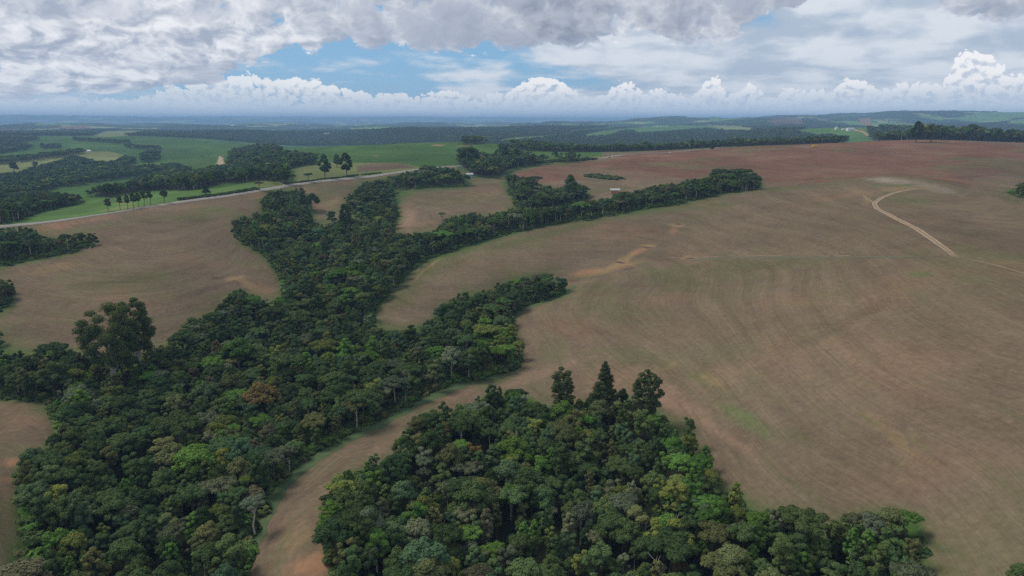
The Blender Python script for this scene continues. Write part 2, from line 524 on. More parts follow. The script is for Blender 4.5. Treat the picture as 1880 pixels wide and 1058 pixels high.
# ------------------------------------------------------------------ where the woods stand (outlines, with the distance band they lie in)
WOODS = {
    'valley': (0, 1050, [(-400, 640), (0, 640), (60, 645), (100, 628), (150, 650), (200, 655), (285, 640), (330, 615), (345, 590), (385, 580), (420, 545),
        (440, 532), (470, 545), (500, 552), (528, 545), (527, 522), (510, 490), (490, 465), (455, 445), (430, 425), (432, 400), (460, 393), (492, 388), (480, 360), (495, 348),
        (555, 345), (560, 375), (575, 395), (568, 409), (600, 412), (636, 405), (655, 398), (690, 412), (723, 430), (740, 431), (802, 422), (809, 412), (827, 399), (853, 394), (873, 391), (891, 396),
        (917, 389), (940, 384), (1024, 378), (1052, 376), (1068, 370), (1106, 366), (1144, 353), (1182, 347), (1213, 338), (1246, 339), (1259, 329), (1302, 330), (1307, 318), (1318, 310),
        (1361, 310), (1376, 317), (1394, 325), (1396, 335), (1385, 347), (1323, 354), (1246, 370), (1170, 382), (1119, 391), (1068, 400), (1042, 404), (991, 414), (940, 424), (888, 437),
        (825, 457), (773, 476), (753, 492), (730, 518), (702, 546), (676, 569), (684, 601), (727, 607), (765, 598), (799, 584), (811, 561), (825, 546), (857, 534), (888, 534), (919, 520),
        (957, 510), (986, 502), (1005, 501), (1021, 508), (1053, 518), (1040, 536), (1005, 547), (964, 560), (932, 575), (938, 591), (935, 617), (964, 636), (966, 652), (943, 672), (890, 690),
        (835, 697), (778, 722), (738, 742), (688, 770), (648, 786), (606, 810), (562, 836), (494, 896), (474, 944), (457, 985), (450, 1058), (430, 1250),
        (-30, 1250), (17, 1058), (20, 1023), (37, 1000), (48, 965), (44, 918), (51, 887), (17, 874), (34, 836), (65, 819), (95, 802), (116, 792), (114, 761), (99, 741), (68, 732), (0, 724), (-400, 700)]),
    'lower': (0, 420, [(640, 1250), (612, 1058), (616, 1007), (592, 985), (590, 960), (604, 893), (620, 877), (624, 853), (679, 836), (712, 842), (722, 826), (730, 806), (750, 792), (764, 768),
        (778, 748), (812, 742), (828, 754), (840, 744), (872, 738), (888, 711), (936, 709), (979, 719), (991, 735), (1019, 735), (1078, 723), (1133, 719), (1157, 719), (1204, 731), (1216, 758),
        (1240, 778), (1268, 790), (1275, 837), (1291, 818), (1303, 861), (1334, 881), (1362, 885), (1370, 909), (1421, 932), (1445, 928), (1465, 944), (1484, 934), (1508, 976), (1528, 976),
        (1544, 936), (1603, 928), (1654, 928), (1694, 948), (1694, 984), (1678, 1007), (1702, 1039), (1725, 1058), (1760, 1250)]),
    'finger': (0, 1300, [(638, 358), (651, 353), (664, 338), (682, 330), (698, 328), (728, 320), (771, 310), (779, 303), (840, 312), (866, 328), (868, 339), (812, 340), (751, 344), (718, 350), (720, 363),
        (733, 386), (720, 407), (723, 432), (690, 425), (675, 405), (655, 388), (638, 375)]),
    'knoll': (0, 1300, [(924, 322), (940, 322), (953, 325), (981, 330), (996, 343), (1030, 345), (1047, 335), (1062, 338), (1080, 348), (1082, 358), (1073, 366), (1024, 380), (960, 388), (940, 350), (930, 340)]),
    'roadside': (0, 1500, [(840, 300), (842, 285), (865, 278), (880, 290), (905, 290), (925, 270), (950, 285), (1000, 290), (1050, 285), (1095, 292), (1070, 297), (1020, 298), (985, 302), (950, 306), (925, 318), (905, 325), (870, 322)]),
    'left strip': (0, 800, [(-300, 440), (0, 420), (46, 417), (66, 422), (77, 437), (102, 432), (138, 430), (163, 426), (179, 425), (194, 431), (222, 432), (199, 442), (153, 452), (102, 463), (66, 469), (0, 483), (-300, 500)]),
    'left corner': (0, 800, [(-200, 505), (0, 508), (15, 515), (24, 528), (18, 547), (0, 562), (-200, 580)]),
    'left edge tree': (0, 800, [(-50, 600), (8, 604), (17, 615), (14, 636), (-50, 640)]),
    'right edge': (0, 900, [(1862, 345), (1880, 335), (2000, 335), (2000, 380), (1880, 362), (1858, 357)]),
    'wood a': (500, 1600, [(-300, 372), (0, 368), (33, 353), (77, 350), (102, 353), (143, 358), (158, 371), (115, 379), (64, 390), (26, 404), (0, 408), (-300, 420)]),
    'wood b': (900, 3000, [(-300, 325), (0, 322), (36, 320), (66, 307), (102, 300), (133, 287), (163, 294), (184, 300), (212, 297), (230, 288), (249, 291), (247, 297), (225, 307), (255, 307), (293, 305), (319, 302),
        (352, 310), (342, 315), (306, 312), (255, 320), (204, 325), (143, 335), (102, 345), (74, 353), (0, 370), (-300, 375)]),
    'wood c': (700, 2200, [(153, 353), (186, 343), (230, 338), (281, 322), (319, 315), (357, 317), (383, 312), (418, 307), (421, 282), (447, 274), (470, 269), (495, 268), (516, 274), (517, 284), (534, 282), (582, 289),
        (583, 297), (529, 310), (534, 322), (531, 333), (470, 330), (440, 335), (408, 335), (357, 348), (306, 348), (255, 351), (204, 361), (153, 361)]),
    'wood d': (1200, 4000, [(258, 283), (270, 279), (293, 279), (293, 292), (258, 295)]),
    'wood e': (1200, 4500, [(-300, 300), (0, 290), (60, 285), (150, 275), (158, 279), (60, 291), (0, 298), (-300, 310)]),
    'wood f': (1500, 5000, [(-300, 255), (0, 252), (60, 252), (75, 254), (30, 262), (62, 268), (50, 272), (0, 280), (-300, 290)]),
    'wood g': (1500, 5000, [(75, 266), (112, 266), (112, 270), (75, 271)]),
    'wood h': (2000, 5000, [(135, 253), (240, 259), (240, 262), (135, 256)]),
    'wood i': (1500, 5000, [(230, 266), (295, 270), (295, 273), (230, 269)]),
    'wood r': (1350, 5200, [(940, 261), (1001, 254), (1037, 246), (1068, 242), (1078, 246), (1055, 255), (1119, 251), (1144, 242), (1165, 241), (1170, 247), (1246, 242), (1297, 237), (1323, 241), (1379, 245), (1410, 243),
        (1436, 238), (1461, 242), (1499, 250), (1553, 253), (1558, 256), (1410, 290), (1100, 300), (1000, 278), (940, 268)]),
    'wood s': (1500, 6500, [(1380, 236), (1410, 231), (1474, 228), (1479, 236), (1440, 238), (1410, 243), (1380, 245)]),
    'wood t': (1500, 6500, [(850, 246), (1001, 237), (1043, 236), (1046, 240), (1000, 248), (960, 251), (850, 262)]),
    'wood u': (1350, 4000, [(1592, 236), (1660, 236), (1670, 240), (1670, 262), (1640, 262), (1595, 252)]),
    'right row': (1320, 1800, [(1664, 240), (1669, 236), (1693, 233), (1721, 238), (1767, 241), (1828, 238), (1880, 241), (2200, 241), (2200, 300), (1880, 290), (1664, 290)]),
}

# ------------------------------------------------------------------ mesh helpers
def make_obj(name, verts, faces, mats, parent=None, smooth=False, mat_idx=None, normals=None):
    me = bpy.data.meshes.new(name)
    V = np.asarray(verts, np.float32)
    me.vertices.add(len(V))
    me.vertices.foreach_set('co', V.ravel())
    if isinstance(faces, np.ndarray):
        k = faces.shape[1]
        loops = faces.ravel().astype(np.int32)
        starts = np.arange(0, len(loops), k, dtype=np.int32)
        tot = np.full(len(faces), k, np.int32)
    else:
        tot = np.array([len(f) for f in faces], np.int32)
        loops = np.array([i for f in faces for i in f], np.int32)
        starts = np.concatenate([[0], np.cumsum(tot)[:-1]]).astype(np.int32)
    me.loops.add(len(loops))
    me.loops.foreach_set('vertex_index', loops)
    me.polygons.add(len(starts))
    me.polygons.foreach_set('loop_start', starts)
    me.polygons.foreach_set('loop_total', tot)
    for m_ in (mats if isinstance(mats, (list, tuple)) else [mats]):
        me.materials.append(m_)
    if mat_idx is not None:
        me.polygons.foreach_set('material_index', np.asarray(mat_idx, np.int32))
    me.update(calc_edges=True)
    me.polygons.foreach_set('use_smooth', np.full(len(starts), bool(smooth)))
    me.validate()
    o = bpy.data.objects.new(name, me)
    COL.objects.link(o)
    if parent is not None:
        o.parent = parent
    return o


def tag(o, label=None, cat=None, group=None, kind=None):
    for k, q in (('label', label), ('category', cat), ('group', group), ('kind', kind)):
        if q:
            o[k] = q
    return o


def empty(name, loc, rz=0.0):
    o = bpy.data.objects.new(name, None)
    o.empty_display_size = 1.0
    COL.objects.link(o)
    o.location = loc
    o.rotation_euler = (0, 0, rz)
    return o


class MB:
    """collects boxes, tubes and prisms into one mesh"""
    def __init__(self):
        self.v, self.f = [], []

    def face(self, pts):
        i = len(self.v)
        self.v += [tuple(p) for p in pts]
        self.f.append(tuple(range(i, i + len(pts))))

    def box(self, x0, x1, y0, y1, z0, z1):
        i = len(self.v)
        self.v += [(x, y, z) for z in (z0, z1) for (x, y) in ((x0, y0), (x1, y0), (x1, y1), (x0, y1))]
        self.f += [tuple(i + k for k in q) for q in ((3, 2, 1, 0), (4, 5, 6, 7), (0, 1, 5, 4), (1, 2, 6, 5), (2, 3, 7, 6), (3, 0, 4, 7))]

    def tube(self, pts, rads, n=6, cap=True):
        pts = [np.array(p, float) for p in pts]
        i0 = len(self.v)
        for k, p in enumerate(pts):
            d = pts[min(k + 1, len(pts) - 1)] - pts[max(k - 1, 0)]
            d = d / (np.linalg.norm(d) + 1e-9)
            a = np.cross(d, (0.31, 0.95, 0.1))
            a /= np.linalg.norm(a) + 1e-9
            b = np.cross(d, a)
            for j in range(n):
                t = 2 * pi * j / n
                self.v.append(tuple(p + rads[k] * (cos(t) * a + sin(t) * b)))
        for k in range(len(pts) - 1):
            for j in range(n):
                a0 = i0 + k * n + j
                a1 = i0 + k * n + (j + 1) % n
                self.f.append((a0, a1, a1 + n, a0 + n))
        if cap:
            self.f.append(tuple(i0 + (len(pts) - 1) * n + j for j in range(n)))

    def build(self, name, mat, parent=None, smooth=False):
        return make_obj(name, self.v, self.f, mat, parent, smooth)


def material(name):
    m_ = bpy.data.materials.new(name)
    m_.use_nodes = True
    t = NT(m_.node_tree)
    t.n.clear()
    out = t.new('ShaderNodeOutputMaterial')
    return m_, t, out


def plain(name, col, rough=0.8, metal=0.0, var=0.15, scale=3.0):
    m_, t, out = material(name)
    b = t.new('ShaderNodeBsdfPrincipled')
    tcn = t.new('ShaderNodeTexCoord')
    n = t.noise(tcn.outputs['Object'], scale, 4, 0.6)
    cc = t.mix(n, tuple(q * (1 - var) for q in col), tuple(min(q * (1 + var), 0.9) for q in col))
    t.put(b.inputs['Base Color'], cc)
    b.inputs['Roughness'].default_value = rough
    b.inputs['Metallic'].default_value = metal
    t.l.new(b.outputs[0], out.inputs[0])
    return m_


# ------------------------------------------------------------------ ground sheet
NA, NY = 800, 800
ga = np.linspace(-1.0, 1.0, NA)
ga = np.sign(ga) * (np.abs(ga) * 0.86 + np.abs(ga) ** 6 * 0.42)          # finer inside the view than beside it
gy = np.exp(np.linspace(math.log(62.0), math.log(46000.0), NY))
GA, GY = np.meshgrid(ga, gy)
GX = GA * GY
GZ0 = height0(GX, GY)
GZ = height(GX, GY)
GU, GV = project(GX, GY, GZ)
GU8, GV8 = project(GX, GY, GZ + 7.0)


def lin(r, g, b):
    return np.array([((q / 255 + 0.055) / 1.055) ** 2.4 if q > 10 else q / 255 / 12.92 for q in (r, g, b)])


BROWN = np.array([0.146, 0.110, 0.074])
RED = np.array([0.155, 0.083, 0.056])
GREEN = np.array([0.060, 0.114, 0.034])
PALEGREEN = np.array([0.165, 0.190, 0.075])
STRAW = np.array([0.26, 0.185, 0.100])
ORANGE = np.array([0.275, 0.158, 0.092])
OLIVE = np.array([0.098, 0.105, 0.046])
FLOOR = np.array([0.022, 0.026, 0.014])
MARGIN = np.array([0.052, 0.098, 0.028])
FARWOOD = np.array([0.038, 0.058, 0.032])

colr = np.empty(GX.shape + (3,))
colr[:] = BROWN
stub = np.ones(GX.shape)             # how strongly the rows of stubble show

# road line in the photo (green land begins above it)
ROADLINE = [(-600, 500), (-100, 430), (0, 417), (60, 411), (150, 399), (230, 386), (300, 376), (380, 364), (470, 350), (521, 341), (585, 333), (649, 326), (700, 321), (738, 315), (774, 310),
            (802, 306), (837, 303), (880, 303), (930, 300), (985, 297), (1050, 294), (1110, 290), (1140, 284), (1230, 280), (1390, 275.5), (1500, 269.5)]
rl = np.array(ROADLINE)
rv = np.interp(GU, rl[:, 0], rl[:, 1])
left_green = (GV < rv + 0.5) & (GY > 470) & (GU < 1105)
colr[left_green] = GREEN
stub[left_green] = 0.12
RED_POLY = [(924, 330), (950, 318), (1000, 304), (1100, 294), (1130, 290), (1150, 283), (1230, 277), (1500, 262), (1880, 250), (2600, 250), (2600, 370), (1860, 358), (1750, 335), (1640, 322), (1560, 330),
            (1400, 347), (1385, 352), (1240, 374), (1120, 394), (1060, 402), (1010, 385), (1080, 368), (1085, 350), (1050, 335), (990, 335), (960, 330)]
redm = inpoly(GU, GV, RED_POLY) & (GY > 600) & (GY < 1500)
redk = smooth01(fbm(GX / 160, GZ0 / 14, 3, 4.0) + 0.35 - 0.9 * smooth01(GV, 322, 352) - 0.5 * smooth01(GU, 1700, 1900) + 0.25 * smooth01(GU, 1180, 1400), -0.15, 0.35)[..., None]
colr[redm] = (BROWN * (1 - redk) + RED * redk)[redm]
# middle distance and beyond: wood with fields in it
mid = GY > 2300
mid |= (GY > 1500) & (GU > 1100)
mid &= ~(left_green & (GY < 3400) & (GU < 640))
colr[mid] = FARWOOD
stub[mid] = 0.05
mo = fbm(GX / 700, GY / 1100, 4, 8.0)
mo2 = fbm(GX / 420, GY / 700, 3, 2.0)
far = GY > 5600
fm = far & (mo > 0.10)
colr[fm & (mo2 > 0.0)] = GREEN * 1.7
colr[fm & (mo2 <= 0.0)] = PALEGREEN * 1.3
colr[far & (mo < -0.34)] = ORANGE * 0.5 + BROWN * 0.5
colr[far & (mo < -0.34) & (mo2 > 0.1)] = FARWOOD * 1.5

FIELDS = [
    # polygon, colour, stub, Ymin, Ymax
    ([(0, 298), (51, 289), (143, 279), (199, 278), (237, 287), (212, 297), (179, 301), (158, 289), (133, 287), (77, 302), (36, 320), (-300, 325), (-300, 300)], PALEGREEN, 0.1, 900, 4000),
    ([(466, 345), (470, 333), (534, 325), (531, 310), (583, 298), (650, 299), (735, 300), (775, 308), (770, 313), (700, 321), (649, 326), (600, 331), (521, 341)], PALEGREEN * 0.88, 0.2, 600, 1500),
    ([(-300, 450), (0, 418), (300, 374), (450, 352), (470, 340), (380, 347), (200, 354), (150, 372), (60, 396), (0, 410), (-300, 430)], GREEN * 1.3 + PALEGREEN * 0.1, 0.1, 470, 1100),
    ([(655, 305), (690, 300), (735, 300), (765, 308), (700, 313), (655, 316)], BROWN * 0.85, 0.4, 600, 1500),
    ([(380, 350), (470, 333), (470, 345), (380, 361)], GREEN * 1.25 + PALEGREEN * 0.15, 0.1, 500, 1500),
    ([(1055, 255), (1078, 246), (1110, 240), (1150, 236), (1190, 233), (1300, 231), (1380, 235), (1379, 243), (1323, 241), (1297, 237), (1246, 242), (1170, 247), (1165, 241), (1144, 242), (1119, 251)], GREEN * 1.35, 0.05, 1600, 9000),
    ([(1038, 246), (1068, 242), (1130, 237), (1160, 232), (1100, 235), (1050, 240)], GREEN * 1.2, 0.05, 1600, 9000),
    ([(915, 258), (940, 252), (1020, 248), (1001, 254), (940, 261)], GREEN * 1.4 + PALEGREEN * 0.3, 0.05, 1600, 9000),
    ([(1300, 231), (1345, 232), (1420, 238), (1380, 241), (1340, 240)], PALEGREEN * 1.1, 0.05, 1600, 9000),
    ([(1430, 241), (1480, 236), (1500, 233), (1620, 234), (1610, 240), (1680, 258), (1680, 285), (1480, 285), (1480, 266), (1558, 256), (1553, 253), (1499, 250), (1461, 242)], GREEN * 1.35, 0.05, 1400, 5000),
    ([(1750, 219), (1800, 207), (1900, 204), (1900, 214), (1840, 222), (1780, 224)], GREEN * 1.7, 0.05, 4000, 20000),
    ([(1840, 228), (1870, 221), (1900, 219), (1900, 230)], GREEN * 1.7, 0.05, 4000, 20000),
    ([(1575, 220), (1595, 218), (1600, 231), (1585, 231)], ORANGE * 0.8, 0.05, 4000, 20000),
    ([(1400, 228), (1420, 219), (1470, 217), (1475, 229)], BROWN * 0.8, 0.05, 4000, 20000),
    ([(0, 238), (40, 238), (40, 243), (0, 243)], BROWN * 0.9, 0.05, 4000, 20000),
    ([(85, 235), (150, 231), (190, 238), (140, 240)], ORANGE * 0.7, 0.05, 4000, 20000),
    ([(170, 250), (195, 241), (240, 240), (280, 242), (240, 249), (200, 252)], PALEGREEN * 0.9, 0.05, 3000, 20000),
]
for poly, cl, sb, y0, y1 in FIELDS:
    m_ = inpoly(GU, GV, poly) & (GY > y0) & (GY < y1)
    colr[m_] = cl
    stub[m_] = sb

# broad soft changes of tone inside the fields
tone = fbm(GX / 240, GY / 240, 4, 1.0)
tone2 = fbm(GX / 70, GY / 70, 3, 11.0)
isb = ((stub > 0.9) & (GY < 1500))[..., None]
gk = smooth01(fbm(GX / 110, GY / 110, 5, 21.0) + 0.4 * tone2, 0.02, 0.45)[..., None] * 0.62
colr = np.where(isb, colr * (1 - gk) + OLIVE * gk, colr)
pk = smooth01(fbm(GX / 80, GY / 80, 5, 31.0), 0.04, 0.45)[..., None] * 0.5
colr = np.where(isb, colr * (1 - pk) + np.array([0.195, 0.125, 0.080]) * pk, colr)
tone3 = fbm(GZ0 / 1.9, (GX - GY * .5) / 70, 5, 12.0)
colr *= (1 + 0.24 * tone + 0.20 * tone2 + np.where(stub > .5, 0.26, 0.1) * tone3)[..., None]
isg = (left_green & (GY < 3400))[..., None]
gt = smooth01(fbm(GX / 260, GZ0 / 9, 3, 41.0), -0.3, 0.5)[..., None]
colr = np.where(isg, colr * (0.84 + 0.34 * gt), colr)

# patches seen in the photo: (u, v, half axes, turn in degrees, colour, strength)
PATCH = [
    (715, 812, 60, 12, -38, np.array([.20, .14, .092]), .6), (630, 880, 60, 14, -42, np.array([.20, .14, .092]), .6), (535, 975, 44, 34, -60, np.array([.20, .135, .09]), .55), (850, 722, 50, 7, -20, np.array([.19, .135, .09]), .5),
    (50, 770, 46, 26, 0, np.array([.20, .13, .088]), .5), (25, 950, 22, 60, 0, np.array([.20, .13, .088]), .5),
    (1086, 501, 38, 8, -10, ORANGE * 1.05, .95), (1128, 490, 36, 7, -22, STRAW * 1.1, .9), (1150, 488, 40, 4, -14, ORANGE, .7), (1150, 474, 22, 7, -30, STRAW, .85), (1172, 462, 18, 6, -20, ORANGE * 1.1, .8), (1190, 452, 15, 3, 0, STRAW * 1.1, .9),
    (1242, 414, 16, 4, 0, STRAW, .75), (1236, 424, 8, 7, 0, ORANGE, .5), (1262, 473, 16, 3, 0, STRAW, .8), 
    (1400, 486, 150, 12, -2, OLIVE * 0.95, .6), (1680, 466, 30, 3, 0, OLIVE, .7), (1690, 504, 26, 6, 0, GREEN * 1.2, .45),
    (1000, 432, 110, 9, -14, OLIVE * 0.95, .75), (1200, 384, 120, 6, -14, OLIVE, .75), (840, 470, 90, 12, -24, OLIVE, .7), (745, 530, 50, 30, -45, OLIVE * 0.9, .7), (720, 515, 26, 10, -45, GREEN * 1.2, .5),
    (800, 480, 22, 3, -40, STRAW, .6), (770, 505, 20, 2, -45, STRAW, .5), (730, 585, 40, 10, 10, BROWN * 1.15, .6), (950, 425, 22, 5, -10, STRAW * 0.9, .5), (880, 460, 90, 4, -22, BROWN * 1.12, .4),
    (1410, 350, 90, 5, -4, OLIVE, .6), (1250, 520, 90, 22, 14, OLIVE * 0.85, .35), (1130, 570, 80, 22, 10, OLIVE * 0.9, .45), (1070, 510, 60, 7, -12, OLIVE * 0.9, .5),
    (1050, 600, 50, 26, 0, RED * 1.0, .5), (1010, 590, 50, 8, 30, BROWN * 1.2, .4), (1150, 700, 90, 34, 0, np.array([.26, .15, .11]), .5), (980, 690, 120, 12, -20, np.array([.25, .165, .12]), .6),
    (1020, 650, 30, 34, 20, OLIVE, .45), (1230, 672, 30, 5, -35, STRAW * 0.9, .5), (1200, 690, 8, 22, 25, STRAW * 0.9, .4),
    (1290, 695, 46, 14, 28, OLIVE * 1.15, .6), (1310, 700, 30, 8, 25, STRAW, .5), (1370, 770, 74, 16, 30, GREEN * 1.1 + OLIVE * .3, .5), (1460, 800, 40, 12, 30, OLIVE, .5), (1250, 745, 70, 22, 32, np.array([.29, .18, .13]), .6), (1330, 800, 80, 12, 35, np.array([.27, .175, .125]), .5),
    (1630, 790, 70, 12, 35, STRAW * 0.85, .5), (1668, 826, 60, 6, 30, STRAW * 0.95, .62), (1690, 812, 30, 4, 40, STRAW * 0.9, .5), (1655, 845, 34, 4, 24, STRAW * 0.9, .5), (1600, 775, 30, 6, 35, OLIVE * 1.2, .5), (1690, 815, 40, 5, 35, OLIVE * 1.2, .6), (1700, 840, 46, 3, 22, np.array([.13, .09, .06]), .45), (1640, 850, 30, 6, 25, OLIVE, .5),
    (1740, 1010, 60, 10, 18, GREEN * 1.1, .45), (1720, 1040, 60, 14, 15, OLIVE, .6), (1470, 895, 80, 7, 30, OLIVE, .5), (1860, 760, 60, 8, 30, OLIVE, .4), (1540, 600, 150, 10, -28, BROWN * 0.8, .45), (1440, 640, 110, 8, -18, BROWN * 0.8, .35),
    (1640, 332, 52, 6, 3, np.array([.28, .24, .19]), .8), (1720, 347, 50, 7, 12, np.array([.26, .22, .17]), .55), (1650, 347, 46, 4, -5, STRAW * 0.95, .65), (1620, 340, 26, 2.2, 0, GREEN * 1.2, .6), (1662, 341, 20, 2.4, 0, GREEN * 1.2, .7), (1640, 355, 24, 2.5, 0, GREEN * 1.1, .55), (1580, 353, 30, 4, 10, STRAW, .5), (1592, 368, 8, 10, 10, STRAW, .4),
    (1850, 365, 34, 5, 15, OLIVE, .6), (1740, 400, 50, 8, 20, BROWN * .85, .4), (1770, 455, 30, 10, 20, OLIVE * 1.2, .35),
    (575, 1040, 56, 26, -12, ORANGE * 1.12, .95), (600, 1015, 26, 16, 0, ORANGE * 1.1, .85), (545, 985, 36, 24, -50, STRAW * .85, .45), (560, 1052, 30, 5, -10, ORANGE * .75, .6), (520, 1000, 12, 60, 20, OLIVE, .4),
    (20, 850, 30, 9, 0, ORANGE * 1.05, .8), (20, 880, 22, 8, 0, ORANGE, .4), (90, 745, 30, 12, 30, OLIVE, .35), (20, 985, 22, 50, 0, OLIVE, .3),
    (100, 492, 70, 9, -10, STRAW * 0.85, .6), (85, 495, 12, 3, 0, OLIVE, .6), (430, 512, 28, 5, -8, STRAW * 1.1, .8), (455, 522, 24, 7, 30, STRAW, .6), (480, 535, 26, 12, 10, ORANGE * .85, .5), (150, 505, 90, 7, -8, OLIVE, .4), (470, 440, 14, 24, -30, BROWN * 1.15, .4),
    (610, 372, 24, 7, -20, STRAW, .6), (600, 370, 16, 4, 0, OLIVE * 1.4, .5), (610, 350, 30, 4, -20, OLIVE, .6), (590, 330, 60, 2.5, -8, OLIVE, .4), (665, 400, 14, 20, 20, OLIVE * 1.1, .5), (560, 350, 24, 6, 0, np.array([.27, .16, .1]), .5),
    (780, 345, 50, 5, -6, OLIVE * 1.3, .7), (890, 335, 40, 5, -6, OLIVE * 1.2, .5), (830, 370, 90, 12, -3, OLIVE * 0.95, .45), (745, 400, 22, 26, 0, np.array([.27, .18, .12]), .6), (780, 419, 26, 6, -8, OLIVE, .5), (900, 350, 40, 8, 0, np.array([.2, .12, .09]), .5),
    (1105, 326, 38, 7, 4, np.array([.10, .11, .055]), .9), (1110, 349, 60, 6, -4, OLIVE, .6), (1190, 305, 80, 2.5, 8, RED * .8, .5), (1290, 300, 60, 3, 4, RED * 1.1, .4), (1060, 305, 30, 1.5, 0, RED * .6, .5),
    (140, 408, 90, 5, -8, np.array([.25, .15, .1]), .5), (90, 420, 50, 6, -8, np.array([.27, .15, .1]), .6), (280, 378, 60, 2.0, -8, STRAW, .7), (215, 383, 36, 2.0, -8, STRAW, .6), (230, 374, 20, 1.5, 0, STRAW, .7),
    (805, 267, 12, 1.8, 0, ORANGE * 1.1, .9), (855, 268, 22, 1.2, 0, STRAW, .6), (690, 286, 8, 1.2, 0, STRAW, .6), (880, 283, 8, 6, 20, STRAW, .4), (800, 285, 60, 4, 0, GREEN * .75, .4),
    (405, 296, 5, 8, 10, np.array([.5, .38, .26]), .9), (405, 300, 8, 3, 0, np.array([.5, .38, .26]), .8), (148, 290, 30, 2, 0, PALEGREEN * 1.3, .5), (280, 302, 10, 1.5, 0, STRAW, .6), (175, 300, 16, 2, 0, BROWN, .7), (360, 294, 12, 2, 0, OLIVE, .5),
    (1100, 289, 24, 1.5, 0, STRAW, .6), (1590, 246, 16, 2.2, 40, STRAW * 1.1, .8), (1575, 240, 14, 1.5, 10, STRAW, .7), (1600, 238, 10, 2.5, 0, PALEGREEN, .8), (1340, 236, 30, 1.5, 0, PALEGREEN * 1.3, .6),
]
fine_k = smooth01(fbm(GZ0 * 1.6, (GX - GY * .5) / 38, 3, 14.0) + 0.6 * fbm(GX / 4.5, GY / 7, 2, 19.0), -0.42, 0.22)
wu = fbm(GX / 9, GY / 9, 4, 51.0) * 0.9
wv = fbm(GX / 14 + 40, GY / 14, 4, 61.0) * 0.9
for (u, v, ru, rv_, ang, cl, st) in PATCH:
    ca, sa = cos(radians(ang)), sin(radians(ang))
    R = max(ru, rv_) * 2.2
    m_ = (np.abs(GU - u) < R) & (np.abs(GV - v) < R) & (GY < 5200)
    if not m_.any():
        continue
    du, dv = GU[m_] - u, GV[m_] - v
    p_ = (du * ca + dv * sa) / ru + wu[m_] * 0.7
    q_ = (-du * sa + dv * ca) / rv_ + wv[m_] * 0.7
    k_ = (1 - smooth01(np.hypot(p_, q_), 0.35, 1.35))
    k_ = (st * k_ * ((fine_k[m_] * (0.75 if ru > 20 else 0.4) + (0.25 if ru > 20 else 0.6) + 0.45 * k_ * k_).clip(0, 1) if rv_ > 4 else 0.85))[..., None]
    if st > 0.7:
        stub[m_] *= 1 - 0.85 * k_[..., 0]
    colr[m_] = colr[m_] * (1 - k_) + cl * k_

# wood floor and the grassy margin round it
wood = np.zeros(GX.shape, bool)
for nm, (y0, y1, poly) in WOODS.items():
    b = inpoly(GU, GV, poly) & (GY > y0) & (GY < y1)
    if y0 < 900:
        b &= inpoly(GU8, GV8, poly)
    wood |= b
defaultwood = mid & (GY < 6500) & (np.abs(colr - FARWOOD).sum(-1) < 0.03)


def blur(m_, k):
    a_ = m_.astype(np.float32)
    for _ in range(2):
        for ax in (0, 1):
            c_ = np.cumsum(np.concatenate([np.zeros_like(a_.take([0], ax))] + [a_], ax), ax)
            n_ = a_.shape[ax]
            hi = np.minimum(np.arange(n_) + k + 1, n_)
            lo = np.maximum(np.arange(n_) - k, 0)
            a_ = (c_.take(hi, ax) - c_.take(lo, ax)) / (hi - lo).reshape((-1, 1) if ax == 0 else (1, -1))
    return a_


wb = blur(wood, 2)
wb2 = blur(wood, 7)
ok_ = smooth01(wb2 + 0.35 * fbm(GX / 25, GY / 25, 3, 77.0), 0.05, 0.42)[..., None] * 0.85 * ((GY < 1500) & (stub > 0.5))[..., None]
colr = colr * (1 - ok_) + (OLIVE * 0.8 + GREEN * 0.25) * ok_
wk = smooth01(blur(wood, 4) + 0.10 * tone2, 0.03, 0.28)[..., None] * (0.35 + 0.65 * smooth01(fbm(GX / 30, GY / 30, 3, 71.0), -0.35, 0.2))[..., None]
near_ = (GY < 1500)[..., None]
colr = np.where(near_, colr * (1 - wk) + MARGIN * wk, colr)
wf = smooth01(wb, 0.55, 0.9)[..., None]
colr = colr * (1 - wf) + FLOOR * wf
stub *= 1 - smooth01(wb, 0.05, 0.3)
# the far wood that is too far for single crowns stands up as canopy relief
canopy = (GY > 5600) & (np.abs(colr - FARWOOD).sum(-1) < 0.05)
GZ = GZ + np.where(canopy, 9 + 7 * fbm(GX / 45, GY / 60, 2, 9.0) + RNG.random(GX.shape) * 5, 0)

gi_ = np.arange(NA * NY).reshape(NY, NA)
gf = np.stack([gi_[:-1, :-1], gi_[:-1, 1:], gi_[1:, 1:], gi_[1:, :-1]], -1).reshape(-1, 4)

gm, t, out = material('ground_soil_and_crops')
at = t.new('ShaderNodeAttribute', attribute_name='tone')
ac = t.new('ShaderNodeAttribute', attribute_name='contour')
ast = t.new('ShaderNodeAttribute', attribute_name='stubble')
geo = t.new('ShaderNodeNewGeometry')
px_, py_, pz_ = t.sep(geo.outputs['Position'])
cz = t.add(ac.outputs['Fac'], t.mul(t.add(px_, t.mul(py_, -0.55)), 0.035))
v1 = t.xyz(t.mul(px_, 0.012), t.mul(py_, 0.012), t.mul(cz, 1.5))
v2 = t.xyz(t.mul(px_, 0.022), t.mul(py_, 0.022), t.mul(cz, 4.0))
v3 = t.xyz(t.mul(px_, 0.035), t.mul(py_, 0.035), t.mul(cz, 11.0))
n1 = t.noise(v1, 1.0, 4, 0.6, 0.3)
n2 = t.noise(v2, 1.0, 4, 0.65, 0.2)
n3 = t.noise(v3, 1.0, 5, 0.7)
nf = t.noise(geo.outputs['Position'], 0.45, 6, 0.75)
nb = t.noise(geo.outputs['Position'], 0.06, 5, 0.65)
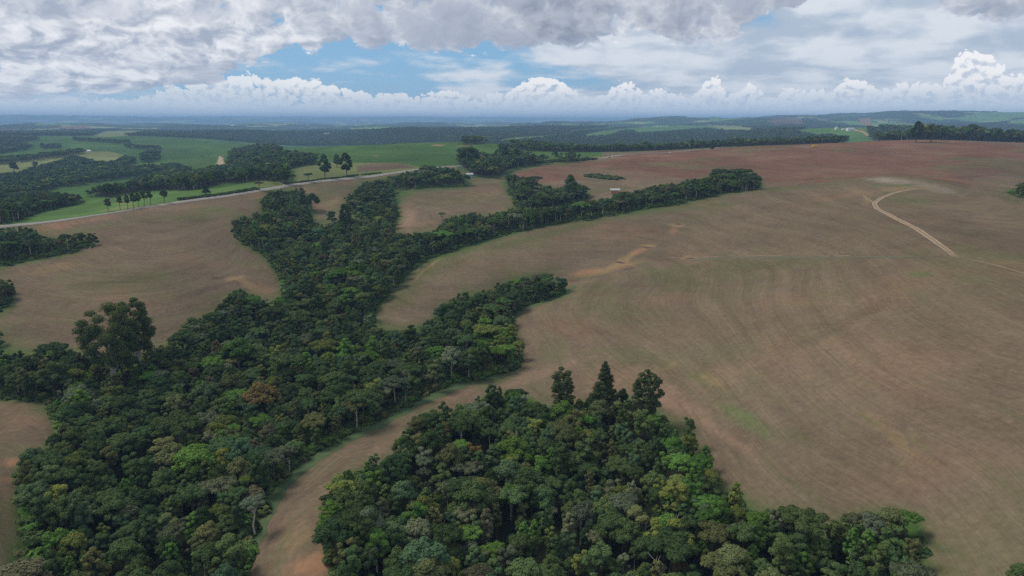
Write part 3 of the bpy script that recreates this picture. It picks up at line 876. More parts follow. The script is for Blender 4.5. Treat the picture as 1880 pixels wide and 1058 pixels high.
streak = t.add(t.add(t.mul(t.sub(n1, 0.5), 0.10), t.mul(t.sub(n2, 0.5), 0.22)), t.mul(t.sub(n3, 0.5), 0.70))
fine = t.add(t.mul(t.sub(nf, 0.5), 1.3), t.mul(t.sub(nb, 0.5), 0.7))
f = t.add(1.0, t.add(t.mul(t.mul(streak, ast.outputs['Fac']), 1.15), t.mul(fine, t.add(0.35, t.mul(ast.outputs['Fac'], 0.45)))))
cc = t.v('SCALE', at.outputs['Color'], scale=t.m('MAXIMUM', f, 0.25))
# straw-coloured litter and thin green volunteer growth, both along the rows
litter = t.mul(t.ramp(t.add(n2, t.mul(t.sub(nf, 0.5), 0.5)), 0.56, 0.78), ast.outputs['Fac'])
cc = t.mix(t.mul(litter, 0.38), cc, (0.22, 0.175, 0.12))
v4 = t.xyz(t.mul(px_, 0.022), t.mul(py_, 0.022), t.mul(cz, 17.0))
n4 = t.noise(v4, 1.0, 3, 0.7)
scratch = t.mul(t.mul(t.ramp(n4, 0.60, 0.72), t.ramp(nb, 0.42, 0.60)), ast.outputs['Fac'])
cc = t.mix(t.mul(scratch, 0.75), cc, (0.26, 0.205, 0.145))
groove = t.mul(t.ramp(n4, 0.42, 0.30), ast.outputs['Fac'])
cc = t.mix(t.mul(groove, 0.45), cc, (0.065, 0.050, 0.034))
grn = t.mul(t.ramp(t.add(t.mul(n1, 0.6), t.mul(nb, 0.5)), 0.55, 0.72), ast.outputs['Fac'])
cc = t.mix(t.mul(grn, 0.35), cc, (0.085, 0.100, 0.040))
bs = t.new('ShaderNodeBsdfDiffuse')
t.put(bs.inputs[0], cc)
bump = t.new('ShaderNodeBump')
bump.inputs['Strength'].default_value = 1.0
bump.inputs['Distance'].default_value = 0.25
t.put(bump.inputs['Height'], t.add(t.mul(streak, 0.5), nf))
t.l.new(bump.outputs[0], bs.inputs['Normal'])
t.l.new(bs.outputs[0], out.inputs[0])

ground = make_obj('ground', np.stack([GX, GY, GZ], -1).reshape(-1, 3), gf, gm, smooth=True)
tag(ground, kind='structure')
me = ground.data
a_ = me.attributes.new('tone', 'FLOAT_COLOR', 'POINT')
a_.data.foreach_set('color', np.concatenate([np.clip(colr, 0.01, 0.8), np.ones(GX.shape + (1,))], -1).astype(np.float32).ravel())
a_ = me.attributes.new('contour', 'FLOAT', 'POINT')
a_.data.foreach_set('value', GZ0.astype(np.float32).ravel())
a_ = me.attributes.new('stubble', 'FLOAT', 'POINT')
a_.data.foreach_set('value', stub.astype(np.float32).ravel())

# ------------------------------------------------------------------ tree kinds
random.seed(11)
LEAF = {
    'dark green': (0.040, 0.070, 0.024), 'deep green': (0.052, 0.088, 0.029), 'mid green': (0.068, 0.108, 0.034), 'olive green': (0.092, 0.110, 0.040),
    'yellow-green': (0.110, 0.145, 0.034), 'bright green': (0.078, 0.155, 0.030), 'blue-green': (0.062, 0.108, 0.046), 'grey-green': (0.100, 0.126, 0.064),
    'brownish': (0.092, 0.090, 0.044), 'ochre': (0.150, 0.125, 0.045), 'silvery': (0.135, 0.175, 0.095), 'gum': (0.072, 0.108, 0.034), 'pine': (0.056, 0.082, 0.031),
}
LEAFMAT = {}
for nm, cl in LEAF.items():
    cl = (cl[0] * 1.24, cl[1] * 1.20, cl[2] * 1.24)
    m_, t, out = material('leaves_' + nm.replace(' ', '_').replace('-', '_'))
    oi = t.new('ShaderNodeObjectInfo')
    tcn = t.new('ShaderNodeTexCoord')
    n = t.noise(tcn.outputs['Object'], 0.55, 2, 0.6)
    n2_ = t.noise(tcn.outputs['Object'], 2.6, 2, 0.6)
    k_ = t.mul(t.add(0.70, t.mul(oi.outputs['Random'], 0.6)), t.add(0.55, t.add(t.mul(n, 0.55), t.mul(n2_, 0.35))))
    warm = t.mix(t.m('FRACT', t.mul(oi.outputs['Random'], 7.31)), (cl[0] * 0.92, cl[1] * 0.99, cl[2] * 1.12), (cl[0] * 1.12, cl[1] * 1.0, cl[2] * 1.0))
    cc = t.v('SCALE', warm, scale=k_)
    d = t.new('ShaderNodeBsdfDiffuse')
    t.put(d.inputs[0], cc)
    tr = t.new('ShaderNodeBsdfTranslucent')
    t.put(tr.inputs[0], t.v('SCALE', cc, scale=1.1))
    mx = t.new('ShaderNodeMixShader')
    mx.inputs[0].default_value = 0.12
    t.l.new(d.outputs[0], mx.inputs[1])
    t.l.new(tr.outputs[0], mx.inputs[2])
    t.l.new(mx.outputs[0], out.inputs[0])
    LEAFMAT[nm] = m_
BARK = plain('bark_grey_brown', (0.11, 0.092, 0.075), 0.9, 0, 0.35, 2.0)
BARKPALE = plain('bark_pale', (0.44, 0.41, 0.36), 0.9, 0, 0.3, 2.0)

ICO_V = []
ph_ = (1 + 5 ** 0.5) / 2
for a1 in (-1, 1):
    for b1 in (-ph_, ph_):
        ICO_V += [(a1, b1, 0), (0, a1, b1), (b1, 0, a1)]
ICO_V = np.array(ICO_V) / math.hypot(1, ph_)
_f = []
for i in range(12):
    for j in range(i + 1, 12):
        for k in range(j + 1, 12):
            if max(np.linalg.norm(ICO_V[i] - ICO_V[j]), np.linalg.norm(ICO_V[j] - ICO_V[k]), np.linalg.norm(ICO_V[i] - ICO_V[k])) < 1.1:
                nrm = np.cross(ICO_V[j] - ICO_V[i], ICO_V[k] - ICO_V[i])
                _f.append((i, j, k) if nrm @ ICO_V[i] > 0 else (i, k, j))
ICO_F = np.array(_f)


def subdiv(V, F):
    V = [tuple(q) for q in V]
    mp, out_ = {}, []

    def mid_(a, b):
        k = (min(a, b), max(a, b))
        if k not in mp:
            q = (np.array(V[a]) + V[b])
            V.append(tuple(q / np.linalg.norm(q)))
            mp[k] = len(V) - 1
        return mp[k]
    for a, b, c_ in F:
        ab, bc, ca = mid_(a, b), mid_(b, c_), mid_(c_, a)
        out_ += [(a, ab, ca), (b, bc, ab), (c_, ca, bc), (ab, bc, ca)]
    return np.array(V), np.array(out_)


ICO1_V, ICO1_F = subdiv(ICO_V, ICO_F)


def leaf_mesh(lobes, cards, size, rs, core=0.66, up=0.0):
    """lobes: (x, y, z, r, squash). Leaf-clump faces spread through each lobe's shell round a rough inner mass."""
    V, F, off = [], [], 0
    tot = sum(l[3] ** 2 for l in lobes)
    for (x, y, z, r, sq) in lobes:
        c0 = np.array([x, y, z])
        if core:
            j = 1 + 0.16 * rs.standard_normal(len(ICO1_V))
            cv = ICO1_V * (r * core * j)[:, None] * np.array([1, 1, sq]) + c0
            V.append(cv)
            F.append(ICO1_F + off)
            off += len(cv)
        n = max(6, int(cards * r * r / tot))
        d = rs.standard_normal((n, 3))
        d /= np.linalg.norm(d, axis=1)[:, None]
        d[:, 2] = np.where(d[:, 2] < -0.35, -d[:, 2], d[:, 2])
        rr = r * (0.72 + 0.40 * rs.random(n) ** 1.4)
        p = c0 + d * rr[:, None] * np.array([1, 1, sq])
        nn = d + rs.standard_normal((n, 3)) * 0.30 + np.array([0, 0, 0.25 + up])
        nn /= np.linalg.norm(nn, axis=1)[:, None]
        a = np.cross(nn, rs.standard_normal((n, 3)))
        a /= np.linalg.norm(a, axis=1)[:, None] + 1e-9
        b = np.cross(nn, a)
        s = size * (0.6 + 0.8 * rs.random(n))
        q = [p + a * (s * (0.7 + .5 * rs.random(n)))[:, None], p + b * (s * (0.6 + .5 * rs.random(n)))[:, None] - nn * (s * .25)[:, None],
             p - a * (s * (0.7 + .5 * rs.random(n)))[:, None], p - b * (s * (0.6 + .5 * rs.random(n)))[:, None] - nn * (s * .25)[:, None]]
        V.append(np.stack(q, 1).reshape(-1, 3))
        base = off + np.arange(n) * 4
        F.append(np.stack([base, base + 1, base + 2], 1))
        F.append(np.stack([base, base + 2, base + 3], 1))
        off += 4 * n
    return np.concatenate(V), np.concatenate(F)


def broad_lobes(rs, R, H, cb, form):
    """lobe list of a broadleaf crown: radius R, top height H, crown base cb"""
    L = []
    D = H - cb
    if form == 'dome':
        n = 19
        for k in range(n):
            t_ = math.sqrt((k + .5) / n)
            an = k * 2.4 + rs.random() * .5
            rr = R * 0.76 * t_
            L.append((rr * cos(an), rr * sin(an), cb + D * (0.82 - 0.48 * t_ ** 2 + 0.07 * rs.standard_normal()), R * (0.32 - 0.08 * t_) * (0.8 + .4 * rs.random()), 0.92))
    elif form == 'flat':
        n = 18
        for k in range(n):
            t_ = math.sqrt((k + .5) / n)
            an = k * 2.4 + rs.random() * .6
            rr = R * 0.82 * t_
            L.append((rr * cos(an), rr * sin(an), cb + D * (0.78 - 0.22 * t_ + 0.07 * rs.standard_normal()), R * 0.25 * (0.8 + .4 * rs.random()), 0.6))
    elif form == 'loose':
        n = 22
        for k in range(n):
            an = rs.random() * 2 * pi
            zz = rs.random()
            rr = R * 0.78 * math.sqrt(rs.random()) * (1 - 0.35 * zz)
            L.append((rr * cos(an), rr * sin(an), cb + D * (0.15 + 0.74 * zz), R * 0.22 * (0.75 + .5 * rs.random()), 0.8))
    elif form == 'tall':
        n = 26
        for k in range(n):
            zz = k / (n - 1)
            an = k * 2.4 + rs.random()
            rr = R * 0.72 * math.sin(pi * min(0.22 + zz * 0.70, 1.0)) * (0.45 + .65 * rs.random())
            L.append((rr * cos(an), rr * sin(an), cb + D * (0.08 + 0.82 * zz), R * 0.31 * (1 - 0.35 * zz) * (0.85 + .3 * rs.random()), 0.85))
    elif form == 'cone':
        n = 64
        for k in range(n):
            zz = k / (n - 1)
            an = k * 2.4 + rs.random() * .8
            rr = R * 0.70 * (1 - zz) ** 0.8 * (0.55 + .5 * rs.random())
            L.append((rr * cos(an), rr * sin(an), cb + D * (0.05 + 0.90 * zz), R * (0.12 + 0.26 * (1 - zz)) * (0.85 + .3 * rs.random()), 0.6))
    elif form == 'umbrella':
        n = 11
        for k in range(n):
            an = k * 2 * pi / (n - 1) + rs.random() * .3
            rr = R * 0.80 if k < n - 1 else 0.0
            L.append((rr * cos(an), rr * sin(an), cb + D * (0.62 + 0.10 * rs.standard_normal() * .4 + (0.12 if rr == 0 else 0)), R * 0.27, 0.55))
        for k in range(5):
            an = k * 2 * pi / 5
            L.append((R * .38 * cos(an), R * .38 * sin(an), cb + D * 0.72, R * 0.24, 0.5))
    return L


def trunk_mesh(rs, H, cb, rad, lobes, limbs=5, lean=0.3):
    mb = MB()
    top = cb + (H - cb) * 0.55
    tx, ty = rs.standard_normal(2) * lean
    pts = [(0, 0, -1.2), (0.02, 0, 0.3), (tx * .4, ty * .4, cb * .55), (tx, ty, cb), (tx * 1.3, ty * 1.3, top)]
    mb.tube(pts, [rad * 1.35, rad * 1.1, rad * .9, rad * .75, rad * .3], 6)
    for k, l in enumerate(lobes[:limbs * 2:2] if len(lobes) >= limbs * 2 else lobes[:limbs]):
        z0 = cb * (0.72 + 0.25 * rs.random())
        s_ = (tx * .9, ty * .9, z0)
        e_ = (l[0] * .9, l[1] * .9, l[2])
        m1 = ((s_[0] + e_[0]) / 2 * 0.9, (s_[1] + e_[1]) / 2 * .9, z0 + (e_[2] - z0) * 0.55)
        mb.tube([s_, m1, e_], [rad * .5, rad * .33, rad * .12], 5, False)
    return mb


FORMS = ['dome', 'flat', 'loose', 'tall', 'dome', 'loose']
SHAPES = []                                    # (form, crown mesh, trunk mesh, R, H)
for i in range(12):
    rs = np.random.default_rng(100 + i)
    form = FORMS[i % 6]
    R = {'dome': 4.2, 'flat': 4.6, 'loose': 4.0, 'tall': 3.2}[form] * (0.9 + 0.2 * rs.random())
    H = {'dome': 11.5, 'flat': 11.5, 'loose': 12.0, 'tall': 13.0}[form]
    cb = {'dome': 4.4, 'flat': 6.3, 'loose': 4.2, 'tall': 3.6}[form]
    lobes = broad_lobes(rs, R, H, cb, form)
    V, F = leaf_mesh(lobes, 3000, 0.25, rs)
    mb = trunk_mesh(rs, H, cb, 0.20, lobes)
    me_c = bpy.data.meshes.new('crown_shape')
    me_c.from_pydata([tuple(q) for q in V], [], [tuple(int(z) for z in q) for q in F])
    me_c.materials.append(LEAFMAT['mid green'])
    me_t = bpy.data.meshes.new('trunk_shape')
    me_t.from_pydata(mb.v, [], mb.f)
    me_t.materials.append(BARK)
    SHAPES.append((form, me_c, me_t, R, H, V, F, mb))

# prototypes for the wood masses: one mesh with crown and trunk per kind and shape
PROTO = bpy.data.collections.new('tree_kinds')
FARPROTO = bpy.data.collections.new('far_tree_kinds')
KINDLIST = ['dark green', 'deep green', 'mid green', 'olive green', 'yellow-green', 'bright green', 'blue-green', 'grey-green', 'brownish', 'ochre']
KINDP = np.array([0.17, 0.20, 0.22, 0.15, 0.05, 0.05, 0.09, 0.06, 0.015, 0.003])
NEARKEYS, FARKEYS = [], []


def proto(coll, idx, V, F, mb, leaf, bark):
    me = bpy.data.meshes.new('tree_shape')
    vv = [tuple(q) for q in V] + list(mb.v)
    ff = [tuple(int(z) for z in q) for q in F] + [tuple(q + len(V) for q in g) for g in mb.f]
    me.from_pydata(vv, [], ff)
    me.materials.append(LEAFMAT[leaf])
    me.materials.append(bark)
    me.polygons.foreach_set('material_index', np.array([0] * len(F) + [1] * len(mb.f), np.int32))
    o = bpy.data.objects.new('kind_%03d' % idx, me)
    coll.objects.link(o)


n_ = 0
for ki, kn in enumerate(KINDLIST):
    for j in range(2):
        s_ = SHAPES[(ki * 5 + j * 7 + j) % 12]
        proto(PROTO, n_, s_[5], s_[6], s_[7], kn, BARKPALE if (ki + j) % 5 == 2 else BARK)
        NEARKEYS.append(ki)
        n_ += 1
n_ = 0
for ki, kn in enumerate(KINDLIST[:8]):
    rs = np.random.default_rng(300 + ki)
    form = FORMS[ki % 6]
    lobes = broad_lobes(rs, 4.2, 11.5, 5.0, form)[:8]
    V, F = leaf_mesh(lobes, 130, 0.95, rs)
    mb = MB()
    mb.tube([(0, 0, -2), (0, 0, 8)], [.25, .15], 4)
    proto(FARPROTO, n_, V, F, mb, kn, BARK)
    FARKEYS.append(ki)
    n_ += 1


def instancer(name, coll, pts, idx, rz, scl, label, cat):
    """one wood mass: real trees of the shared kinds set on its points"""
    me = bpy.data.meshes.new(name)
    me.vertices.add(len(pts))
    me.vertices.foreach_set('co', np.asarray(pts, np.float32).ravel())
    a = me.attributes.new('pick', 'INT', 'POINT')
    a.data.foreach_set('value', np.asarray(idx, np.int32))
    a = me.attributes.new('turn', 'FLOAT_VECTOR', 'POINT')
    r3 = np.zeros((len(pts), 3), np.float32)
    r3[:, 2] = rz
    a.data.foreach_set('vector', r3.ravel())
    a = me.attributes.new('size', 'FLOAT_VECTOR', 'POINT')
    a.data.foreach_set('vector', np.asarray(scl, np.float32).ravel())
    me.update()
    o = bpy.data.objects.new(name, me)
    COL.objects.link(o)
    g = bpy.data.node_groups.new('plant_trees', 'GeometryNodeTree')
    g.interface.new_socket('Geometry', in_out='INPUT', socket_type='NodeSocketGeometry')
    g.interface.new_socket('Geometry', in_out='OUTPUT', socket_type='NodeSocketGeometry')
    N = g.nodes
    gi = N.new('NodeGroupInput')
    go = N.new('NodeGroupOutput')
    ip = N.new('GeometryNodeInstanceOnPoints')
    ci = N.new('GeometryNodeCollectionInfo')
    ci.inputs['Collection'].default_value = coll
    ci.inputs['Separate Children'].default_value = True
    ci.inputs['Reset Children'].default_value = True
    ip.inputs['Pick Instance'].default_value = True

    def attr(nm, typ):
        q = N.new('GeometryNodeInputNamedAttribute')
        q.data_type = typ
        q.inputs['Name'].default_value = nm
        return q.outputs['Attribute']
    Lk = g.links.new
    Lk(gi.outputs[0], ip.inputs['Points'])
    Lk(ci.outputs[0], ip.inputs['Instance'])
    Lk(attr('pick', 'INT'), ip.inputs['Instance Index'])
    Lk(attr('turn', 'FLOAT_VECTOR'), ip.inputs['Rotation'])
    Lk(attr('size', 'FLOAT_VECTOR'), ip.inputs['Scale'])
    Lk(ip.outputs[0], go.inputs[0])
    md = o.modifiers.new('trees', 'NODES')
    md.node_group = g
    tag(o, label, cat, kind='stuff')
    return o


# ------------------------------------------------------------------ trees that stand out: (name, u, base v, top v, width, form, leaves, pale bark, label), in photo pixels
NAMED = [
    ('emergent_tree', 1031, 776, 675, 50, 'gum', 'pine', 0, 'tall leaning open-crowned tree, leftmost of the three above the lower wood', 'tree'),
    ('emergent_tree', 1108, 776, 661, 62, 'cone', 'pine', 0, 'tall dark cone-shaped tree, middle of the three above the lower wood', 'tree'),
    ('emergent_tree', 1186, 792, 679, 62, 'gum', 'pine', 0, 'tall dark round-topped tree, rightmost of the three above the lower wood', 'tree'),
    ('gum_tree', 213, 716, 563, 122, 'gum', 'gum', 1, 'huge pale-stemmed gum tree, front one of the twin giants in the valley wood', 'gum tree'),
    ('gum_tree', 258, 690, 546, 80, 'gum', 'gum', 1, 'taller narrower gum, rear one of the twin giants in the valley wood', 'gum tree'),
    ('white_stemmed_tree', 470, 984, 910, 42, 'flat', 'silvery', 1, 'slender tree with bare white stem and pale crown beside the brown tongue', 'tree'),
    ('edge_tree', 726, 746, 694, 48, 'flat', 'grey-green', 1, 'pale-stemmed spreading tree at the valley wood edge above the grassy margin', 'tree'),
    ('edge_tree', 656, 790, 734, 44, 'flat', 'olive green', 1, 'thin pale-stemmed tree at the valley wood edge left of the spreading one', 'tree'),
    ('vine_covered_tree', 1262, 832, 764, 26, 'loose', 'dark green', 0, 'thin ragged tree on the upper right rim of the lower wood', 'tree'),
    ('vine_covered_tree', 1293, 870, 816, 26, 'tall', 'bright green', 0, 'narrow vine-covered bright green tree on the right rim of the lower wood', 'tree'),
    ('glossy_tree', 921, 628, 578, 40, 'dome', 'blue-green', 0, 'round blue-green tree on the field edge in the bend below the gully', 'tree'),
    ('edge_tree', 981, 404, 322, 1, '', '', 0, '', ''),
    ('roadside_eucalyptus', 597, 327, 281, 26, 'tall', 'dark green', 0, 'left of the two tall dark eucalyptus trees beside the road', 'eucalyptus'),
    ('roadside_eucalyptus', 637, 324, 279, 27, 'tall', 'dark green', 0, 'right of the two tall dark eucalyptus trees beside the road', 'eucalyptus'),
    ('roadside_eucalyptus', 619, 308, 282, 16, 'tall', 'deep green', 0, 'smaller tree standing behind the two tall roadside eucalyptus trees', 'eucalyptus'),
    ('roadside_tree', 567, 335, 318, 17, 'flat', 'dark green', 0, 'small umbrella-shaped tree just left of the tall roadside eucalyptus trees', 'tree'),
    ('roadside_tree', 538, 340, 320, 15, 'flat', 'dark green', 0, 'slim dark tree by the road, second left from the tall eucalyptus trees', 'tree'),
    ('roadside_tree', 521, 339, 313, 23, 'loose', 'deep green', 0, 'bushy dark tree above the road beside the white marker', 'tree'),
    ('roadside_tree', 503, 338, 325, 12, 'loose', 'pine', 0, 'small dark tree on the road verge left of the bushy one', 'tree'),
    ('roadside_tree', 477, 350, 334, 16, 'flat', 'pine', 0, 'flat-topped dark tree on the field side of the road', 'tree'),
    ('row_tree', 200, 390, 365, 14, 'loose', 'pine', 0, 'leftmost slender tree in the row by the road at left', 'tree'),
    ('row_tree', 221, 386, 359, 13, 'loose', 'pine', 0, 'second slender tree from the left in the roadside row at left', 'tree'),
    ('row_tree', 235, 385, 357, 12, 'tall', 'pine', 0, 'third slender tree from the left in the roadside row at left', 'tree'),
    ('row_tree', 246, 384, 353, 14, 'tall', 'pine', 0, 'fourth and tallest slender tree in the roadside row at left', 'tree'),
    ('row_tree', 255, 382, 353, 12, 'tall', 'pine', 0, 'fifth slender tree from the left in the roadside row at left', 'tree'),
    ('row_tree', 265, 379, 350, 14, 'loose', 'pine', 0, 'sixth slender tree from the left in the roadside row at left', 'tree'),
    ('row_tree', 277, 378, 350, 13, 'loose', 'pine', 0, 'seventh slender tree from the left in the roadside row at left', 'tree'),
    ('row_tree', 302, 374, 348, 17, 'loose', 'pine', 0, 'rightmost tree of the roadside row at left, standing a little apart', 'tree'),
    ('spreading_tree', 203, 363, 338, 29, 'dome', 'dark green', 0, 'broad dark tree behind the roadside row on the green strip', 'tree'),
    ('roadside_tree', 379, 357, 340, 16, 'cone', 'dark green', 0, 'small dark tree beside the road where the hedge begins', 'tree'),
    ('field_tree', 27, 320, 297, 16, 'loose', 'pine', 0, 'lone dark tree on the pale green field at the far left', 'tree'),
    ('field_tree', 66, 309, 297, 11, 'loose', 'pine', 0, 'faint small tree above the hollow wood at the far left', 'tree'),
    ('field_edge_tree', 572, 386, 359, 36, 'dome', 'dark green', 0, 'broad round dark tree on the field corner below the road', 'tree'),
    ('eucalyptus', 610, 418, 386, 20, 'loose', 'deep green', 0, 'thin open eucalyptus left of the dense one in the centre valley', 'eucalyptus'),
    ('eucalyptus', 636, 428, 373, 36, 'tall', 'deep green', 0, 'dense tall eucalyptus rising from the centre valley wood', 'eucalyptus'),
    ('field_tree', 812, 412, 389, 13, 'umbrella', 'pine', 0, 'small umbrella-topped tree on the lower edge of the centre field', 'tree'),
    ('spreading_tree', 862, 316, 270, 42, 'dome', 'dark green', 0, 'broad dark tree towering behind the turquoise house', 'tree'),
    ('conical_tree', 928, 303, 266, 26, 'cone', 'dark green', 0, 'tall dark conical tree right of the turquoise house', 'tree'),
    ('conical_tree', 948, 300, 272, 18, 'tall', 'deep green', 0, 'upright tree right of the tall conical roadside tree', 'tree'),
    ('lone_tree', 1019, 294, 278, 14, 'dome', 'dark green', 0, 'round dark lone tree on the crest hedge by the red field', 'tree'),
    ('araucaria', 981, 356, 322, 28, 'umbrella', 'pine', 0, 'umbrella-crowned araucaria on the small wood by the red field', 'araucaria'),
    ('eucalyptus', 1047, 366, 319, 34, 'tall', 'deep green', 0, 'tall rounded eucalyptus on the small wood by the red field', 'eucalyptus'),
    ('araucaria', 1322, 352, 308, 32, 'umbrella', 'pine', 0, 'left of the two umbrella-topped trees at the end of the tree row', 'araucaria'),
    ('araucaria', 1358, 350, 308, 36, 'umbrella', 'pine', 0, 'right of the two umbrella-topped trees at the end of the tree row', 'araucaria'),
    ('overhanging_tree', 1383, 350, 318, 26, 'dome', 'dark green', 0, 'dark tree overhanging the field at the right tip of the tree row', 'tree'),
    ('pale_stemmed_tree', 1067, 402, 370, 18, 'flat', 'olive green', 1, 'tree with one bare white stem in front of the tree row', 'tree'),
    ('crest_tree', 1681, 262, 221, 24, 'tall', 'dark green', 0, 'tallest dark tree at the left end of the crest wood', 'tree'),
    ('crest_tree', 1709, 262, 227, 30, 'loose', 'pine', 0, 'flat-topped dark tree beside the tallest one on the red crest', 'tree'),
    ('distant_tree', 1269, 279, 255, 10, 'tall', 'pine', 0, 'left of two lone tall trees against the plateau forest', 'tree'),
    ('distant_tree', 1307, 277, 258, 9, 'cone', 'pine', 0, 'right of two lone tall trees against the plateau forest', 'tree'),
    ('corner_tree', 1868, 1100, 1040, 52, 'dome', 'deep green', 0, 'tree top poking into the bottom right corner of the field', 'tree'),
]
NAMED = [q for q in NAMED if q[5]]

# ------------------------------------------------------------------ scatter the woods
def cells(amin, amax, y0, y1, f0, f1):
    """jittered points whose spacing grows with distance"""
    P_, y = [], y0
    while y < y1:
        sp = f0 if y < 650 else f0 + (y - 650) * f1
        n = int((amax - amin) * y / sp)
        x = (amin * y) + (np.arange(n) + 0.5 * (int(y / sp) % 2)) * sp
        P_.append(np.stack([x + RNG.uniform(-.42, .42, n) * sp, y + RNG.uniform(-.42, .42, n) * sp, np.full(n, sp)], 1))
        y += sp
    return np.concatenate(P_)


pts = cells(-1.15, 1.15, 95, 6400, 5.0, 0.0021)
H_ = height(pts[:, 0], pts[:, 1])
hs = np.clip(0.72 + 0.30 * RNG.standard_normal(len(pts)) * 0.6 + 0.28 * RNG.random(len(pts)) + 0.22 * fbm(pts[:, 0] / 40, pts[:, 1] / 40, 2, 81.0), 0.5, 1.35)
grow = pts[:, 2] / 5.0
wsc = hs * np.clip(grow, 1, 1.5) * RNG.choice([0.72, 0.9, 1.05, 1.25, 1.5], len(pts), p=[.2, .3, .28, .16, .06]) * RNG.uniform(0.92, 1.08, len(pts))
hsc = (0.75 * hs + 0.25 * wsc / np.clip(grow, 1, 1.5)) * np.where(pts[:, 1] > 1200, 1.05, 1.0)
treeh = 11.5 * hsc
BIG = {'right row': 1.75, 'roadside': 1.35, 'knoll': 1.1, 'wood u': 1.3, 'wood c': 1.15}
owner = np.full(len(pts), -1)
WN = list(WOODS)
uA, vA = project(pts[:, 0], pts[:, 1], H_ + 0.15 * treeh)
uB, vB = project(pts[:, 0], pts[:, 1], H_ + 0.92 * treeh)
uM, vM = project(pts[:, 0], pts[:, 1], H_ + 0.55 * treeh)
for k, nm in enumerate(WN):
    y0, y1, poly = WOODS[nm]
    band = (pts[:, 1] > y0) & (pts[:, 1] < y1) & (owner < 0)
    near = band & (pts[:, 1] < 1150)
    a = np.zeros(len(pts), bool)
    a[near] = inpoly(uA[near], vA[near], poly) & inpoly(uB[near], vB[near], poly)
    fr = band & ~near
    a[fr] = inpoly(uM[fr], vM[fr], poly)
    owner[a] = k
for nm, q in BIG.items():
    m_ = owner == WN.index(nm)
    hsc[m_] *= q
    wsc[m_] *= (1 + q) / 2
# default wood of the middle distance: everything there that is not a field
ci_ = np.clip(np.searchsorted(ga, pts[:, 0] / pts[:, 1]), 0, NA - 1)
ri_ = np.clip(np.searchsorted(gy, pts[:, 1]), 0, NY - 1)
dw = (owner < 0) & defaultwood[ri_, ci_] & (pts[:, 1] > 1500)
owner[dw] = len(WN)
# a few gaps
gap = fbm(pts[:, 0] / 11, pts[:, 1] / 11, 2, 91.0) < -0.42
owner[gap & (pts[:, 1] < 900)] = -1
for (u_, vb, vt, w_) in [(q[1], q[2], q[3], q[4]) for q in NAMED]:
    x_, y_ = hit(u_, vb)
    r_ = 0.30 * w_ / FOC * y_
    if u_ == 470:
        y_, r_ = y_ - 3, 7.5          # it stands free at the wood's edge
    owner[(pts[:, 0] - x_) ** 2 + (pts[:, 1] - y_) ** 2 < r_ ** 2] = -1
keep = owner >= 0
pts, H_, hs, wsc, hsc, owner = (q[keep] for q in (pts, H_, hs, wsc, hsc, owner))
kf = fbm(pts[:, 0] / 35, pts[:, 1] / 35, 2, 95.0)
kind = RNG.choice(10, len(pts), p=KINDP / KINDP.sum())
# neighbours tend to be of one kind: bright leaf kinds in some clumps, dark kinds in others
kind = np.where((kf > 0.28) & (RNG.random(len(pts)) < .5), RNG.choice([4, 5, 2], len(pts)), kind)
kind = np.where((kf < -0.28) & (RNG.random(len(pts)) < .6), RNG.choice([0, 1, 7], len(pts)), kind)
for (u_, v_, r_, p_) in ((930, 650, 16, .85), (905, 625, 14, .7), (945, 670, 12, .9), (1150, 735, 7, .8), (1300, 850, 14, .6), (1330, 905, 14, .6), (1290, 890, 12, .5), (1270, 1000, 16, .45), (1560, 1010, 14, .4), (1420, 1000, 16, .35), (850, 755, 8, .6), (120, 1050, 10, .6), (640, 690, 20, .25), (620, 560, 40, .25)):
    x_, y_ = hit(u_, v_)
    m_ = ((pts[:, 0] - x_) ** 2 + (pts[:, 1] - y_) ** 2 < r_ ** 2) & (RNG.random(len(pts)) < p_)
    kind[m_] = RNG.choice([4, 5, 5], m_.sum())
rot = RNG.uniform(0, 2 * pi, len(pts))
print('trees', len(pts))

# the trees that show largest stand as single things
U0, V0 = project(pts[:, 0], pts[:, 1], H_ + 8)
dist = np.sqrt(pts[:, 0] ** 2 + pts[:, 1] ** 2 + (CAM_H - H_ - 8) ** 2)
show = wsc / dist
show[(U0 < -15) | (U0 > 1895) | (V0 > 1075) | (V0 < 200)] = 0
N_SINGLE = 262
order = np.argsort(-show)
single = order[:N_SINGLE]
mask = np.ones(len(pts), bool)
mask[single] = False

